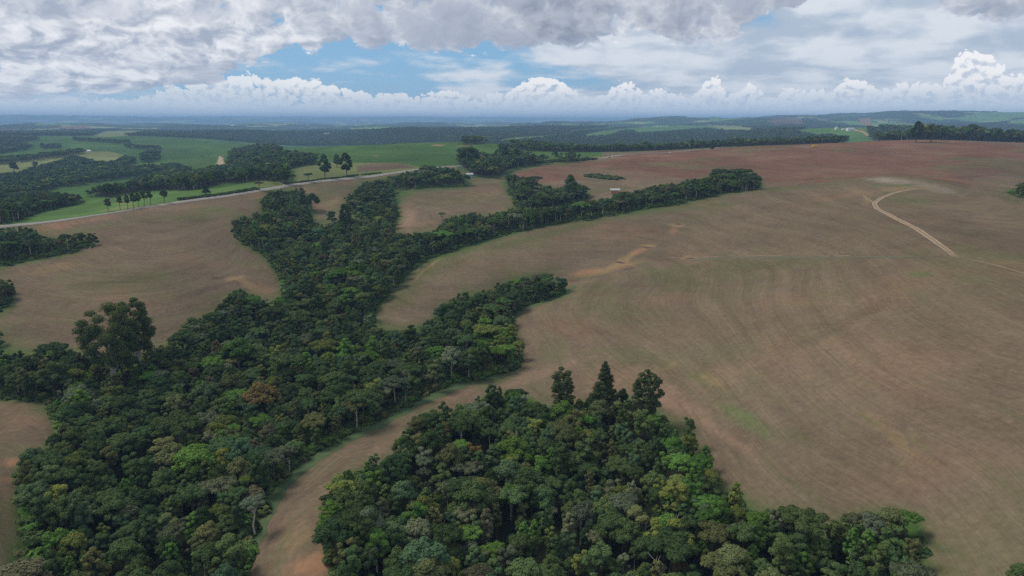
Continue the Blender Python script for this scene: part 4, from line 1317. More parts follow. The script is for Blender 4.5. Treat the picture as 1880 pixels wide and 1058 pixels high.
LANDMARKS = [('the orange bare soil patch', 575, 1035), ('the ochre track end', 700, 800), ('the three tall trees', 1100, 740), ('the white-stemmed tree', 467, 960),
             ('the left field bay', 100, 770), ('the big twin gum', 220, 690), ('the lower wood bulge', 1610, 960), ('the right field notch', 1510, 975),
             ('the bottom right wood tip', 1700, 1050), ('the left field corner', 40, 1000), ('the pale dead stem', 1195, 980), ('the vine-hung rim', 1300, 850),
             ('the lower wood centre', 1000, 900), ('the bottom picture edge', 900, 1050), ('the bottom left corner', 60, 1050), ('the valley wood centre', 300, 880)]
SIZEW = [(0.78, 'small'), (0.98, 'middling'), (1.2, 'large'), (9, 'very large')]
FORMW = {'dome': 'rounded', 'flat': 'flat-topped', 'loose': 'open-crowned', 'tall': 'upright'}
used = {}
singles = sorted(single, key=lambda i: V0[i])
recs = []
for i in singles:
    shp = SHAPES[int(RNG.integers(0, 12))]
    kn = KINDLIST[kind[i]]
    sz = next(w for lim, w in SIZEW if wsc[i] < lim)
    dl = sorted(((math.hypot(U0[i] - u, (V0[i] - v) * 1.4), nm) for nm, u, v in LANDMARKS if nm != 'the bottom picture edge'))
    nm = dl[0][1]
    u, v = next((u, v) for n2_, u, v in LANDMARKS if n2_ == nm)
    du, dv = U0[i] - u, V0[i] - v
    if dl[0][0] < 22:
        side = 'beside'
    elif abs(du) > abs(dv) * 1.3:
        side = 'right of' if du > 0 else 'left of'
    else:
        side = 'below' if dv > 0 else 'above'
    recs.append([i, shp, kn, sz, side, nm, dl[0][0]])
groups_ = {}
for r in recs:
    groups_.setdefault((r[2], FORMW[r[1][0]], r[3], r[4], r[5]), []).append(r)
ORDW = ['nearest', 'second nearest', 'third nearest', 'fourth nearest', 'fifth nearest', 'sixth nearest']
for key, rr in groups_.items():
    rr.sort(key=lambda r: r[6])
    for n2_, r in enumerate(rr):
        kn, fw, sz, side, nm = key
        if len(rr) == 1:
            lb = '%s %s %s tree %s %s' % (sz, fw, kn, side, nm)
        else:
            lb = '%s %s %s tree, %s one %s %s' % (sz, fw, kn, ORDW[min(n2_, 5)], side, nm)
        r.append(lb)
for (i, shp, kn, sz, side, nm, dd, lb) in recs:
    form, me_c, me_t, R, H = shp[:5]
    e = empty('broadleaf_tree', (pts[i, 0], pts[i, 1], H_[i]), rot[i])
    w_, h_ = wsc[i] * 1.0, hsc[i] * 1.0
    e.scale = (w_, w_, h_)
    tag(e, lb, 'tree', 'broadleaf trees of the near woods')
    for nm2, md in (('trunk', me_t), ('crown', me_c)):
        o = bpy.data.objects.new(nm2, md)
        COL.objects.link(o)
        o.parent = e
        o.material_slots[0].link = 'OBJECT'
        o.material_slots[0].material = LEAFMAT[kn] if nm2 == 'crown' else (BARKPALE if kn in ('grey-green', 'bright green') else BARK)

WLABEL = {
    'valley': ('valley_wood', 'dense mixed green wood filling the winding valley between the fields'), 'lower': ('lower_wood', 'dense dark wood at the bottom below the tongue of field'),
    'finger': ('upper_wood', 'dark finger of wood running up to the road in the centre'), 'knoll': ('small_wood', 'dark wood on the edge of the red field above the tree row'),
    'roadside': ('roadside_wood', 'dark trees and shrubs along the road by the turquoise house'), 'left strip': ('field_wood', 'strip of dark trees jutting into the left brown field'),
    'left corner': ('edge_wood', 'little clump of trees cut by the left picture edge'), 'left edge tree': ('edge_thicket', 'low dark thicket at the left edge below the brown field'),
    'right edge': ('edge_bushes', 'green bushes at the right edge beside the near hilltop'), 'wood a': ('roadside_forest', 'near dark wood left beyond the road and green strip'),
    'wood b': ('hollow_forest', 'large dark wood in the hollow below the pale green field'), 'wood c': ('ridge_forest', 'long dark wood stretching from the roadside trees to the tall eucalyptus block'),
    'wood d': ('copse', 'small square copse between the far green fields'), 'wood e': ('shelter_belt', 'thin dark belt of trees above the pale green field'),
    'wood f': ('far_forest', 'dark wood at the upper left before the far green field'), 'wood g': ('far_copse', 'tiny copse on the far green slope at upper left'),
    'wood h': ('far_tree_belt', 'thin row of trees on the crest of the far green fields'), 'wood i': ('far_tree_row', 'broken row of trees across the far green fields'),
    'wood r': ('plateau_forest', 'wide blue-green forest beyond the red field crest'), 'wood s': ('farm_forest', 'dark wood left of the white farm buildings'),
    'wood t': ('dark_forest', 'dark hazy forest on the rise behind the central green hill'), 'wood u': ('farm_wood', 'dark wood right of the white farm buildings'),
    'right row': ('crest_wood', 'row of dark trees along the red field crest at the right')}
for k in range(len(WN) + 1):
    sel = mask & (owner == k)
    if not sel.any():
        continue
    nm, lb = WLABEL[WN[k]] if k < len(WN) else ('distant_forest', 'blue-green hazy forest covering the middle distance')
    for far_ in (False, True):
        s2 = sel & ((pts[:, 1] > 820) == far_)
        if not s2.any():
            continue
        if far_:
            idx = np.minimum(kind[s2], 7)
            coll = FARPROTO
        else:
            idx = kind[s2] * 2 + RNG.integers(0, 2, s2.sum())
            coll = PROTO
        scl = np.stack([wsc[s2], wsc[s2], hsc[s2]], 1)
        both = (sel & ((pts[:, 1] > 820) != far_)).any()
        instancer(nm, coll, np.stack([pts[s2, 0], pts[s2, 1], H_[s2]], 1), idx, rot[s2], scl, (lb + ', farther end') if (both and far_) else lb, 'wood')

# ------------------------------------------------------------------ the trees that stand out
def gum_lobes(rs, R, H):
    L = []
    for k in range(46):
        zz = (k + .5) / 46
        an = k * 2.4 + rs.random()
        rr = R * 0.80 * math.sin(pi * (0.18 + 0.62 * zz)) * math.sqrt(0.25 + .75 * rs.random())
        L.append((rr * cos(an), rr * sin(an), H * (0.34 + 0.60 * zz), R * 0.25 * (0.75 + .5 * rs.random()) * (1 - .2 * zz), 0.75))
    return L


for n2_, (nm, u_, vb, vt, w_, form, leaf, palebark, lb, cat) in enumerate(NAMED):
    rs = np.random.default_rng(700 + n2_)
    x_, y_ = hit(u_, vb)
    z_ = hz(x_, y_)
    r_ = px_ray(u_, vt)
    Ht = CAM_H + y_ * r_[2] / r_[1] - z_
    dep = y_ * CP - (z_ + Ht - CAM_H) * SP
    R = w_ / 2 / FOC * dep * 1.06
    if form == 'gum':
        lobes, cb, cards, size = gum_lobes(rs, R, Ht), Ht * 0.30, 16000 if nm == 'gum_tree' else 7000, 0.30
    else:
        cb = Ht * {'dome': .35, 'flat': .62, 'loose': .34, 'tall': .22, 'cone': .16, 'umbrella': .60}[form]
        if nm == 'row_tree':
            cb = Ht * .42
        if nm == 'emergent_tree':
            cb = Ht * .30
        lobes = broad_lobes(rs, R, Ht, cb, form)
        size = min(max(0.28, dep / 1500.0), 1.1)
        cards = int(min(4500, max(300, 3.2 * (w_ * (vb - vt) * .8))))
    if form == 'loose':
        lobes = [(a, b, c_, r2 * 1.4, q) for a, b, c_, r2, q in lobes]
    e = empty(nm, (x_, y_, z_), rs.random() * 0.0)
    tag(e, lb, cat)
    tm = trunk_mesh(rs, Ht, cb, max(0.16, R * (0.085 if form == 'gum' else 0.045 if palebark else 0.075)), lobes, 7 if form == 'gum' else 4, 0.5 if form in ('gum', 'loose') else .15)
    if nm == 'white_stemmed_tree':
        tm = MB()
        tm.tube([(0, 0, -1), (-.5, 0, Ht * .25), (.2, 0, Ht * .5), (.1, 0, Ht * .75)], [.28, .22, .2, .14], 7)
        for l in lobes[::2]:
            tm.tube([(.2, 0, Ht * .55), (l[0] * .9, l[1] * .9, l[2])], [.13, .05], 5, False)
    tm.build('trunk', BARKPALE if palebark else BARK, e, True)
    V, F = leaf_mesh(lobes, cards, size, rs, core=0.55 if form == 'gum' else 0.62)

    make_obj('crown', V, F, LEAFMAT[leaf], e)
    if form == 'gum':
        print('gum', Ht, R)

# dead stems standing out of the lower wood
for n2_, (u_, vb, vt, lb) in enumerate([
        (1185, 992, 955, 'bleached dead tree in the right half of the lower wood'), (1203, 1066, 1020, 'forked bleached dead tree near the bottom edge of the lower wood'),
        (860, 972, 936, 'curved pale dead limb rising from the lower wood centre'), (1238, 985, 944, 'v-shaped pale dead stem on the right side of the lower wood'),
        (1568, 1056, 1016, 'slanting dead pale branch in the lower wood bulge'), (812, 962, 944, 'low tangle of bare pale branches in the lower wood, left of centre')]):
    rs = np.random.default_rng(900 + n2_)
    x_, y_ = hit(u_, vb, 3.0)
    z_ = hz(x_, y_)
    r_ = px_ray(u_, vt)
    Ht = CAM_H + y_ * r_[2] / r_[1] - z_
    e = empty('dead_tree', (x_, y_, z_))
    tag(e, lb, 'dead tree')
    mb = MB()
    mb.tube([(0, 0, -.5), (.2, 0, Ht * .4), (-.2, .1, Ht * .75), (.25, .1, Ht)], [.24, .18, .11, .03], 6)
    mb.build('trunk', BARKPALE, e, True)
    for k in range(5):
        an = k * 2.1 + rs.random()
        z0 = Ht * (.45 + .1 * k)
        mb = MB()
        l_ = Ht * .22
        mb.tube([(0, 0, z0), (l_ * .5 * cos(an), l_ * .5 * sin(an), z0 + l_ * .25), (l_ * cos(an), l_ * sin(an), z0 + l_ * .75)], [.10, .07, .02], 5)
        mb.build('limb', BARKPALE, e, True)


# ------------------------------------------------------------------ undergrowth along the wood edges, hedge and bush patch
def bush_proto(coll, idx, leaf, seed):
    rs = np.random.default_rng(seed)
    lobes = [(rs.uniform(-.7, .7), rs.uniform(-.7, .7), rs.uniform(.2, .8), rs.uniform(.45, .75), .8) for _ in range(5)]
    V, F = leaf_mesh(lobes, 150, 0.24, rs)
    me = bpy.data.meshes.new('bush_shape')
    me.from_pydata([tuple(q) for q in V], [], [tuple(int(z) for z in q) for q in F])
    me.materials.append(LEAFMAT[leaf])
    coll.objects.link(bpy.data.objects.new('bush_%02d' % idx, me))


BUSH = bpy.data.collections.new('bush_kinds')
for k, lf in enumerate(('deep green', 'mid green', 'bright green', 'dark green', 'mid green', 'olive green')):
    bush_proto(BUSH, k, lf, 500 + k)
bp = cells(-1.0, 1.0, 110, 800, 1.9, 0.004)
ci_ = np.clip(np.searchsorted(ga, bp[:, 0] / bp[:, 1]), 0, NA - 1)
ri_ = np.clip(np.searchsorted(gy, bp[:, 1]), 0, NY - 1)
edge = wb[ri_, ci_]
sel = (edge > 0.07) & (RNG.random(len(bp)) < smooth01(edge + 0.2 * fbm(bp[:, 0] / 18, bp[:, 1] / 18, 2, 66.0), 0.06, 0.42) * 0.8) & (edge < 0.95)
bp = bp[sel]
bh = height(bp[:, 0], bp[:, 1])
bsz = RNG.uniform(0.5, 2.1, len(bp)) * (0.6 + 1.1 * edge[sel])
instancer('undergrowth', BUSH, np.stack([bp[:, 0], bp[:, 1], bh], 1), RNG.integers(0, 6, len(bp)), RNG.uniform(0, 6.28, len(bp)), np.stack([bsz * 1.2, bsz * 1.2, bsz], 1), 'low green undergrowth and shrubs along the wood edges', 'undergrowth')


def thicket(name, line, width, n, sz, label, cat, leafpick=(0, 1, 3)):
    """a strip of bushes along photo pixels laid on the ground"""
    P_ = []
    seg = np.array([hit(u, v) for u, v in line])
    L_ = np.concatenate([[0], np.cumsum(np.hypot(*np.diff(seg, axis=0).T))])
    for _ in range(n):
        t_ = RNG.random() * L_[-1]
        x, y = np.interp(t_, L_, seg[:, 0]), np.interp(t_, L_, seg[:, 1])
        P_.append((x + RNG.uniform(-1, 1) * width, y + RNG.uniform(-1, 1) * width))
    P_ = np.array(P_)
    h = height(P_[:, 0], P_[:, 1])
    s3 = RNG.uniform(.6, 1.3, n) * sz
    instancer(name, BUSH, np.stack([P_[:, 0], P_[:, 1], h], 1), RNG.choice(leafpick, n), RNG.uniform(0, 6.28, n), np.stack([s3 * 1.3, s3 * 1.3, s3], 1), label, cat)


thicket('scrub_patch', [(1085, 323), (1105, 326), (1135, 329)], 9, 170, 1.8, 'patch of dull scrub in a hollow of the red field', 'scrub', (3, 5, 0, 5))
thicket('hedge', [(330, 368), (360, 364), (400, 359), (440, 353), (470, 348)], 2.5, 130, 1.7, 'dark ragged hedge on the far side of the road, left of the roadside trees', 'hedge', (0, 3))
thicket('roadside_hedge', [(520, 338), (560, 334), (600, 329), (650, 323), (700, 318)], 2.0, 150, 1.2, 'low dark hedge below the tall roadside eucalyptus trees', 'hedge', (0, 3))
thicket('crest_hedge', [(950, 302), (985, 300), (1020, 297), (1060, 295), (1092, 293)], 6, 190, 2.8, 'dark hedge between the green hill and the red field', 'hedge', (0, 1, 3))


# ------------------------------------------------------------------ road and tracks
def smooth_line(P_, step):
    P_ = np.array(P_, float)
    L_ = np.concatenate([[0], np.cumsum(np.hypot(*np.diff(P_, axis=0).T))])
    n = max(4, int(L_[-1] / step))
    tt = np.linspace(0, L_[-1], n)
    Q_ = np.stack([np.interp(tt, L_, P_[:, 0]), np.interp(tt, L_, P_[:, 1])], 1)
    for _ in range(6):
        Q_[1:-1] = (Q_[:-2] + 2 * Q_[1:-1] + Q_[2:]) / 4
    return Q_


def gridz(x, y):
    """height of the ground mesh itself"""
    fa = np.interp(x / y, ga, np.arange(NA))
    fy = np.interp(y, gy, np.arange(NY))
    ia = np.clip(fa.astype(int), 0, NA - 2)
    iy = np.clip(fy.astype(int), 0, NY - 2)
    u, v = fa - ia, fy - iy
    q00, q01, q10, q11 = GZ[iy, ia], GZ[iy, ia + 1], GZ[iy + 1, ia], GZ[iy + 1, ia + 1]
    tri = np.maximum(q00 * (1 - u) * (1 - v) + q01 * u * (1 - v) + q10 * (1 - u) * v + q11 * u * v, 0)
    return tri


def ribbon(name, line, width, lift, mat, wob=0.0, offset=0.0, step=3.0, kind='structure', parent=None, px_line=True):
    P_ = [hit(u, v) for u, v in line] if px_line else line
    Q_ = smooth_line(P_, step)
    d = np.gradient(Q_, axis=0)
    d /= np.linalg.norm(d, axis=1)[:, None] + 1e-9
    nrm = np.stack([-d[:, 1], d[:, 0]], 1)
    n = len(Q_)
    ks = np.linspace(-.5, .5, 4)
    ww = width * (1 + wob * fbm(np.arange(n) * step / 7, np.full(n, offset * 3.1), 3))
    if kind == 'structure' and wob > 0.5:
        ww = ww * np.minimum(1, np.minimum(np.arange(n), np.arange(n)[::-1]) / (0.14 * n) + 0.12)
    wo_ = wob * width * 0.25 * fbm(np.arange(n) * step / 12, np.full(n, 5 + offset), 2)
    V = []
    for k in ks:
        c_ = Q_ + nrm * (offset + wo_ + k * ww)[:, None]
        V.append(np.stack([c_[:, 0], c_[:, 1], gridz(c_[:, 0], c_[:, 1]) + lift], 1))
    V = np.stack(V, 1).reshape(-1, 3)
    gi2 = np.arange(n * 4).reshape(n, 4)
    F = np.stack([gi2[:-1, :-1], gi2[:-1, 1:], gi2[1:, 1:], gi2[1:, :-1]], -1).reshape(-1, 4)
    o = make_obj(name, V, F, mat, parent, True)
    if kind and parent is None:
        tag(o, kind=kind)
    return o


ASPH = plain('asphalt_worn', (0.20, 0.195, 0.185), 0.9, 0, 0.12, 0.3)
DIRT = plain('track_dirt', (0.31, 0.225, 0.14), 0.95, 0, 0.22, 0.4)
DIRT2 = plain('track_edge_dirt', (0.20, 0.148, 0.092), 0.95, 0, 0.3, 0.25)
SHOULDER = plain('road_shoulder_gravel', (0.33, 0.28, 0.22), 0.95, 0, 0.25, 0.2)
ROADPX = [(-260, 446), (-100, 429), (0, 417), (60, 411), (150, 399.5), (230, 387), (300, 377), (380, 364.5), (470, 351), (521, 342), (585, 334), (649, 327), (700, 322), (738, 316), (774, 311), (802, 308), (837, 305.5), (880, 303),
          (940, 300), (1000, 297), (1060, 294.5), (1110, 291), (1140, 285), (1180, 282.5), (1230, 280.5)]
RP = [hit(u, v) for u, v in ROADPX]
x_, y_ = RP[-1]
RP += [(Q(1370, 1400, 70)[0] * 1400, 1400), (Q(1500, 1340, 78)[0] * 1340, 1340), (Q(1640, 1330, 84)[0] * 1330, 1330)]
ribbon('road_shoulder', RP, 10.5, 0.20, SHOULDER, 0.12, px_line=False, step=5)
ribbon('road', RP, 7.0, 0.32, ASPH, px_line=False, step=5)
TR = [(1742, 347.5), (1700, 346.5), (1665, 349.5), (1640, 355), (1617, 364.5), (1604, 374), (1610, 384), (1640, 399), (1680, 419), (1710, 439), (1740, 461), (1763, 475)]
ribbon('track', TR, 3.4, 0.10, DIRT2, 0.7, step=2)
ribbon('wheel_rut', TR, 0.9, 0.16, DIRT, 0.9, 1.05, step=2)
ribbon('wheel_rut', TR, 0.9, 0.16, DIRT, 0.9, -1.05, step=2)
ribbon('path', [(1763, 475), (1800, 481), (1850, 493), (1895, 507)], 1.5, 0.08, DIRT2, 0.8, step=2)
GRASSM = plain('short_grass', (0.092, 0.098, 0.050), 0.95, 0, 0.35, 0.3)
GRASSG = plain('verge_grass', (0.052, 0.090, 0.028), 0.95, 0, 0.45, 0.35)
ribbon('grass_verge', [(452, 1075), (462, 1010), (484, 950), (510, 903), (572, 846), (618, 818), (660, 797), (702, 777), (752, 749), (800, 727), (850, 707), (905, 690), (945, 676)], 5.5, 0.07, GRASSG, 0.8, step=1.5)
ribbon('grass_verge', [(936, 592), (945, 578), (970, 565), (1008, 551), (1040, 538), (1056, 524)], 4.5, 0.07, GRASSG, 0.8, step=1.5)
ribbon('grass_strip', [(1230, 479), (1300, 476.5), (1400, 473.5), (1520, 473), (1640, 473), (1740, 473)], 3.0, 0.06, GRASSM, 0.95, step=1.5)
ribbon('path', [(1215, 474), (1262, 473), (1330, 471.5)], 0.8, 0.08, DIRT2, 0.95, step=1.5)
ribbon('path', [(1365, 470.5), (1395, 469.5), (1440, 470)], 0.8, 0.08, DIRT2, 0.95, step=1.5)
ribbon('path', [(1500, 470.5), (1530, 470), (1565, 470)], 0.8, 0.08, DIRT2, 0.95, step=1.5)
ribbon('path', [(1700, 434), (1672, 441), (1640, 446)], 0.9, 0.08, DIRT2, 0.8, step=2)
ribbon('path', [(1604, 373), (1590, 364), (1583, 358)], 1.6, 0.08, DIRT2, 0.8, step=2)
ribbon('farm_track', [(1557, 238.5), (1572, 240.5), (1584, 243), (1592, 248), (1602, 254)], 11, 0.5, DIRT, 0.3, step=12)
ribbon('farm_track', [(403, 288), (407, 293), (402, 300), (404, 304)], 7, 0.4, DIRT, 0.5, step=8)

# gullies: dark undercut banks in the washed soil
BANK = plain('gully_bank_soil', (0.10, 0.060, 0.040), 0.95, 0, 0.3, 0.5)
for ln in ([(1177, 453), (1188, 455), (1200, 454)], [(1238, 411), (1246, 413), (1254, 412)], [(1258, 413), (1268, 414)], [(1128, 482), (1140, 483), (1148, 484)], [(1140, 497), (1152, 495), (1163, 492)],
           [(1260, 474), (1268, 475), (1273, 476)], [(1522, 472), (1530, 471)], [(387, 512), (400, 512), (412, 509)], [(1042, 516), (1054, 515), (1068, 515)]):
    P_ = smooth_line([hit(u, v) for u, v in ln], 1.5)
    d = np.gradient(P_, axis=0)
    d /= np.linalg.norm(d, axis=1)[:, None] + 1e-9
    nrm = np.stack([-d[:, 1], d[:, 0]], 1)
    nrm *= np.sign(nrm[:, 1:2] + 1e-9)
    n = len(P_)
    j_ = fbm(np.arange(n) * .6, np.full(n, ln[0][0] * .1), 3) * 1.2
    tap = np.sin(np.linspace(0.15, pi - .15, n))
    V = []
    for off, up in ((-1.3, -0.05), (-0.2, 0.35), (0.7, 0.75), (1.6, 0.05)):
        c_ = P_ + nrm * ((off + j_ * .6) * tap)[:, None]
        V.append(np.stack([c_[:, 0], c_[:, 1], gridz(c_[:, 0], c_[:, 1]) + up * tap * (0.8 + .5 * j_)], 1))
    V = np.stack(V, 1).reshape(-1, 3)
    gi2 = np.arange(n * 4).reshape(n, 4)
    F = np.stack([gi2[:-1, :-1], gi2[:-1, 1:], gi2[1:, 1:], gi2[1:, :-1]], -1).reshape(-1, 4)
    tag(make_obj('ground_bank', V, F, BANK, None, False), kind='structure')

# ------------------------------------------------------------------ buildings and small things far off
M_WHITE = plain('white_paint', (0.78, 0.77, 0.74), 0.6, 0, 0.05)
M_TEAL = plain('turquoise_paint', (0.16, 0.42, 0.38), 0.7, 0, 0.1)
M_ORANGE = plain('orange_brick', (0.46, 0.20, 0.12), 0.85, 0, 0.15)
M_ROOFG = plain('pale_sheet_roof', (0.40, 0.40, 0.39), 0.5, 0.1, 0.1)
M_DARK = plain('dark_glass', (0.03, 0.035, 0.04), 0.2, 0, 0.1)
M_YEL = plain('yellow_paint', (0.72, 0.46, 0.05), 0.5, 0, 0.1)
M_STEEL = plain('galvanised_steel', (0.42, 0.43, 0.44), 0.5, 0.4, 0.1)
M_WOOD = plain('weathered_timber', (0.24, 0.16, 0.10), 0.9, 0, 0.2)
M_RUB = plain('tyre_rubber', (0.02, 0.02, 0.02), 0.9, 0, 0.1)
M_CONC = plain('concrete', (0.42, 0.41, 0.38), 0.9, 0, 0.1)


def spot(u, v, dz=0.0):
    x, y = hit(u, v, dz)
    return x, y, hz(x, y)


def house(name, loc, rz, w, d, h, rh, wall, roof, label, cat, nwin=3, door=True):
    e = empty(name, loc, rz)
    tag(e, label, cat)
    mb = MB()
    mb.box(-w / 2, w / 2, -d / 2, d / 2, -1.2, h)
    for sx_ in (-1, 1):
        mb.face([(sx_ * w / 2, -d / 2, h), (sx_ * w / 2, d / 2, h), (sx_ * w / 2, 0, h + rh)])
    mb.build('wall', wall, e)
    mb = MB()
    o_ = 0.5
    for sy_ in (-1, 1):
        a = (-w / 2 - o_, sy_ * (d / 2 + o_), h - rh * o_ / (d / 2))
        b = (w / 2 + o_, sy_ * (d / 2 + o_), h - rh * o_ / (d / 2))
        c2, d2 = (w / 2 + o_, 0, h + rh + .05), (-w / 2 - o_, 0, h + rh + .05)
        mb.face([a, b, c2, d2])
        mb.face([tuple(np.add(p, (0, 0, .14))) for p in (a, b, c2, d2)])
        mb.face([a, b, tuple(np.add(b, (0, 0, .14))), tuple(np.add(a, (0, 0, .14)))])
    mb.build('roof', roof, e)
    for k in range(nwin):
        xx = -w / 2 + w * (k + .5) / nwin
        if door and k == nwin // 2:
            mb = MB()
            mb.box(xx - .5, xx + .5, -d / 2 - .06, -d / 2 + .05, 0, 2.1)
            mb.build('door', M_WOOD, e)
            continue
        mb = MB()
        mb.box(xx - .7, xx + .7, -d / 2 - .08, -d / 2 + .05, 1.0, 2.1)
        f_ = mb.build('window', M_WHITE, e)
        mb = MB()
        mb.box(xx - .55, xx + .55, -d / 2 - .12, -d / 2 - .04, 1.12, 1.98)
        mb.build('pane', M_DARK, f_)
    return e


x_, y_, z_ = spot(862, 325)
house('roadside_house', (x_, y_, z_), 0.15, 8.5, 6.5, 3.4, 1.6, M_TEAL, M_ROOFG, 'small turquoise house with pale roof among the trees beside the road', 'house')
x_, y_, z_ = spot(1129, 355)
house('brick_house', (x_, y_, z_), -0.1, 9.5, 7, 3.6, 1.3, M_ORANGE, M_ROOFG, 'orange brick house with pale roof behind the tree row', 'house')
x_, y_, z_ = spot(1561, 240)
house('farmhouse', (x_, y_, z_), 0.1, 27, 14, 6.5, 4.0, M_WHITE, M_ROOFG, 'largest white farm building on the far green rise', 'farm building', 5)
x_, y_, z_ = spot(1535, 238.5)
house('farm_shed', (x_, y_, z_), 0.0, 10, 9, 9.0, 3.0, M_WHITE, M_ROOFG, 'tall narrow white farm shed, leftmost of the far farm', 'farm building', 2, False)
x_, y_, z_ = spot(1549, 238.5)
house('farm_shed', (x_, y_, z_), 0.0, 16, 9, 3.6, 1.8, M_WHITE, M_ROOFG, 'low white farm shed between the tall shed and the big farm building', 'farm building', 3)
x_, y_, z_ = spot(148, 310)
house('field_hut', (x_, y_, z_), 0.3, 8, 6, 3.0, 1.5, M_CONC, M_WHITE, 'tiny white-roofed hut in the hollow wood at left', 'hut', 2)
x_, y_, z_ = spot(163, 279)
house('field_shed', (x_, y_, z_), 0.0, 12, 8, 3.5, 2.0, M_WHITE, M_ROOFG, 'tiny pale shed on the hedge line above the pale green field', 'shed', 2)
x_, y_, z_ = spot(428, 232)
house('distant_shed', (x_, y_, z_), 0.0, 60, 30, 9, 6, M_WHITE, M_WHITE, 'distant white shed on the hazy hills at left', 'shed', 2, False)
x_, y_, z_ = spot(602, 247.5)
house('distant_barn', (x_, y_, z_), 0.0, 46, 16, 6, 4, M_WHITE, M_WHITE, 'distant long white barn above the green hill, left of centre', 'barn', 3, False)


def car(name, loc, rz, paint, label, van=False):
    e = empty(name, loc, rz)
    tag(e, label, 'van' if van else 'car')
    mb = MB()
    L_, W_, H1, H2 = (5.2, 1.95, 1.15, 2.2) if van else (4.3, 1.75, 0.82, 1.45)
    x0, x1 = -L_ / 2, L_ / 2
    prof = [(x0, .35), (x0 + .05, H1 - .05), (x0 + .35, H1), (x0 + (.5 if van else .95), H2 - .04), (x0 + (.8 if van else 1.35), H2), (x1 - (.2 if van else 1.0), H2), (x1 - (.05 if van else .45), H1 + .05), (x1, H1 - .1), (x1, .35)]
    n = len(prof)
    for sy_ in (-1, 1):
        mb.face([(p, sy_ * W_ / 2 * (0.88 if q > H1 + .1 else 1.0), q) for p, q in (prof if sy_ < 0 else prof[::-1])])
    for k in range(n):
        (p, q), (p2, q2) = prof[k], prof[(k + 1) % n]
        w1, w2 = (W_ / 2 * (0.88 if z > H1 + .1 else 1.0) for z in (q, q2))
        mb.face([(p, -w1, q), (p, w1, q), (p2, w2, q2), (p2, -w2, q2)])
    mb.build('body', paint, e)
    mb = MB()
    for sy_ in (-1, 1):
        mb.box(x0 + 1.15, x1 - 1.0, sy_ * W_ * .47 - .03, sy_ * W_ * .47 + .03, H1 + .08, H2 - .15)
    mb.build('window', M_DARK, e)
    for px2 in (x0 + .85, x1 - .8):
        for sy_ in (-1, 1):
            mb = MB()
            mb.tube([(px2, sy_ * W_ / 2 - .12 * sy_, .33), (px2, sy_ * W_ / 2 + .04 * sy_, .33)], [.33, .33], 10)
            mb.f.append(tuple(range(9, -1, -1)))
            mb.build('wheel', M_RUB, e)
    return e


def onroad(u, v):
    x, y = hit(u, v)
    return (x, y, float(gridz(np.array([x]), np.array([y]))[0]) + .32)


M_RED = plain('red_paint', (0.35, 0.05, 0.04), 0.5, 0, 0.05)
car('parked_car', onroad(588, 334), 0.25, M_WHITE, 'white car driving on the road left of the tall eucalyptus trees')
car('parked_car', onroad(1126, 288), 0.3, M_WHITE, 'white car by the road at the left end of the red field crest')
car('parked_car', onroad(1119, 290), 0.5, M_RED, 'dull red car just left of the white one on the red crest')
x_, y_, z_ = spot(1231, 281.5)
car('parked_van', (x_, y_, z_ + .1), 0.1, M_WHITE, 'white van standing on the road along the red field crest', True)

# yellow box trailer on the crest
x_, y_, z_ = spot(1496, 270.5)
e = tag(empty('box_trailer', (x_, y_, z_), 0.05), 'yellow box trailer parked on the crest of the red field', 'trailer')
mb = MB()
mb.box(-3.9, 3.9, -1.25, 1.25, 1.0, 3.9)
bd = mb.build('body', M_YEL, e)
for k in range(6):
    mb = MB()
    mb.box(-3.6 + k * 1.4, -3.5 + k * 1.4, -1.31, -1.25, 1.1, 3.8)
    mb.build('rib', M_YEL, bd)
mb = MB()
mb.box(-4.0, 5.0, -.5, .5, .75, 1.0)
mb.build('frame', M_STEEL, e)
for px2 in (-2.4, 2.6):
    for sy_ in (-1, 1):
        mb = MB()
        mb.tube([(px2, sy_ * .9, .5), (px2, sy_ * 1.2, .5)], [.5, .5], 10)
        mb.f.append(tuple(range(9, -1, -1)))
        mb.build('wheel', M_RUB, e)

# roadside marker board
x_, y_, z_ = spot(522, 344)
e = tag(empty('roadside_board', (x_, y_, z_), 0.1), 'small white and red board beside the road under the bushy tree', 'board')
mb = MB()
mb.box(-.9, .9, -.05, .05, 1.0, 3.2)
mb.build('board', M_WHITE, e)
mb = MB()
mb.box(-.9, .9, -.08, -.055, 1.0, 1.5)
mb.build('stripe', M_RED, e)
for sx_ in (-.7, .7):
    mb = MB()
    mb.tube([(sx_, .1, -.5), (sx_, .1, 3.1)], [.06, .06], 6)
    mb.build('post', M_STEEL, e)

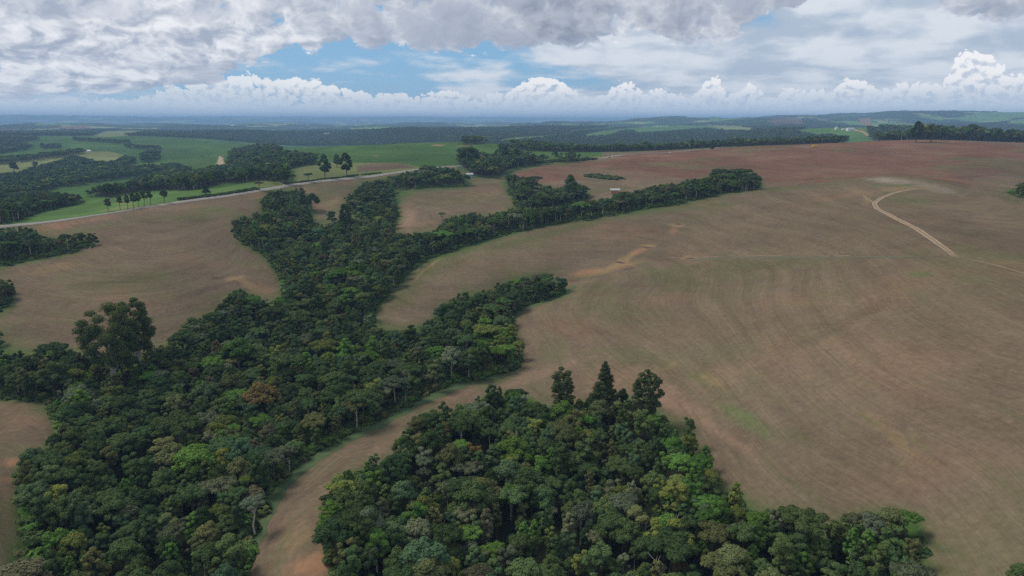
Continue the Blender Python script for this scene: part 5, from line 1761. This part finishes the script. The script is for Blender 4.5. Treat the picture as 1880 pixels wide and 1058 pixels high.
# lattice mast behind the green hill
x_, y_ = Q(848, 1780, 66)[0] * 1780, 1780
z_ = hz(x_, y_)
mh = CAM_H + y_ * px_ray(848, 238)[2] / px_ray(848, 238)[1] - z_
e = tag(empty('radio_mast', (x_, y_, z_)), 'thin lattice radio mast rising behind the central green hill', 'mast')
for k in range(3):
    an = k * 2 * pi / 3
    mb = MB()
    mb.tube([(.7 * cos(an), .7 * sin(an), -1), (.35 * cos(an), .35 * sin(an), mh)], [.12, .09], 5)
    mb.build('leg', M_STEEL, e)
mb = MB()
nb_ = 14
for k in range(nb_):
    z0, z1 = mh * k / nb_, mh * (k + 1) / nb_
    r0, r1 = .7 - .35 * k / nb_, .7 - .35 * (k + 1) / nb_
    for j in range(3):
        a1, a2 = j * 2 * pi / 3, (j + 1) * 2 * pi / 3
        mb.tube([(r0 * cos(a1), r0 * sin(a1), z0), (r1 * cos(a2), r1 * sin(a2), z1)], [.05, .05], 4)
mb.build('bracing', M_STEEL, e)

# power pole on the red crest
x_, y_, z_ = spot(1654, 259.5)
ph2 = CAM_H + y_ * px_ray(1654, 241)[2] / px_ray(1654, 241)[1] - z_
e = tag(empty('power_pole', (x_, y_, z_), 0.4), 'pale power pole on the crest of the red field left of the dark trees', 'power pole')
mb = MB()
mb.tube([(0, 0, -1), (0, 0, ph2)], [.24, .16], 8)
mb.build('pole', M_CONC, e)
mb = MB()
mb.box(-1.4, 1.4, -.08, .08, ph2 - 1.2, ph2 - .95)
mb.build('crossarm', M_WOOD, e)
for sx_ in (-1.2, 0.5, 1.2):
    mb = MB()
    mb.tube([(sx_, 0, ph2 - .95), (sx_, 0, ph2 - .6)], [.07, .1], 6)
    mb.build('insulator', M_WHITE, e)

# timber pen on the green hill
x_, y_, z_ = spot(858, 270)
e = tag(empty('timber_pen', (x_, y_, z_), 0.2), 'bare timber pen on top of the central green hill', 'pen')
for k in range(5):
    for sy_ in (-4, 4):
        mb = MB()
        mb.box(-8 + k * 4 - .15, -8 + k * 4 + .15, sy_ - .15, sy_ + .15, -.8, 4.6)
        mb.build('post', M_WOOD, e)
for zz in (1.2, 2.8, 4.4):
    for sy_ in (-4, 4):
        mb = MB()
        mb.box(-8.2, 8.2, sy_ * 1.045 - .06, sy_ * 1.045 + .06, zz - .12, zz + .12)
        mb.build('rail', M_WOOD, e)

# ------------------------------------------------------------------ haze
hzm, t, out = material('haze_air')
pv = t.new('ShaderNodeVolumePrincipled')
pv.inputs['Color'].default_value = (0.38, 0.62, 1.0, 1)
pv.inputs['Density'].default_value = 8.5e-5
pv.inputs['Anisotropy'].default_value = 0.0
t.l.new(pv.outputs[0], out.inputs['Volume'])
mb = MB()
mb.box(-60000, 60000, -60, 46500, float(GZ.min()) - 2.0, float(GZ.max()) + 6.0)
hazeo = mb.build('haze', hzm)
tag(hazeo, 'pale blue haze thickening towards the far ridges', 'haze', kind='stuff')
print('ground z', GZ.min(), GZ.max())
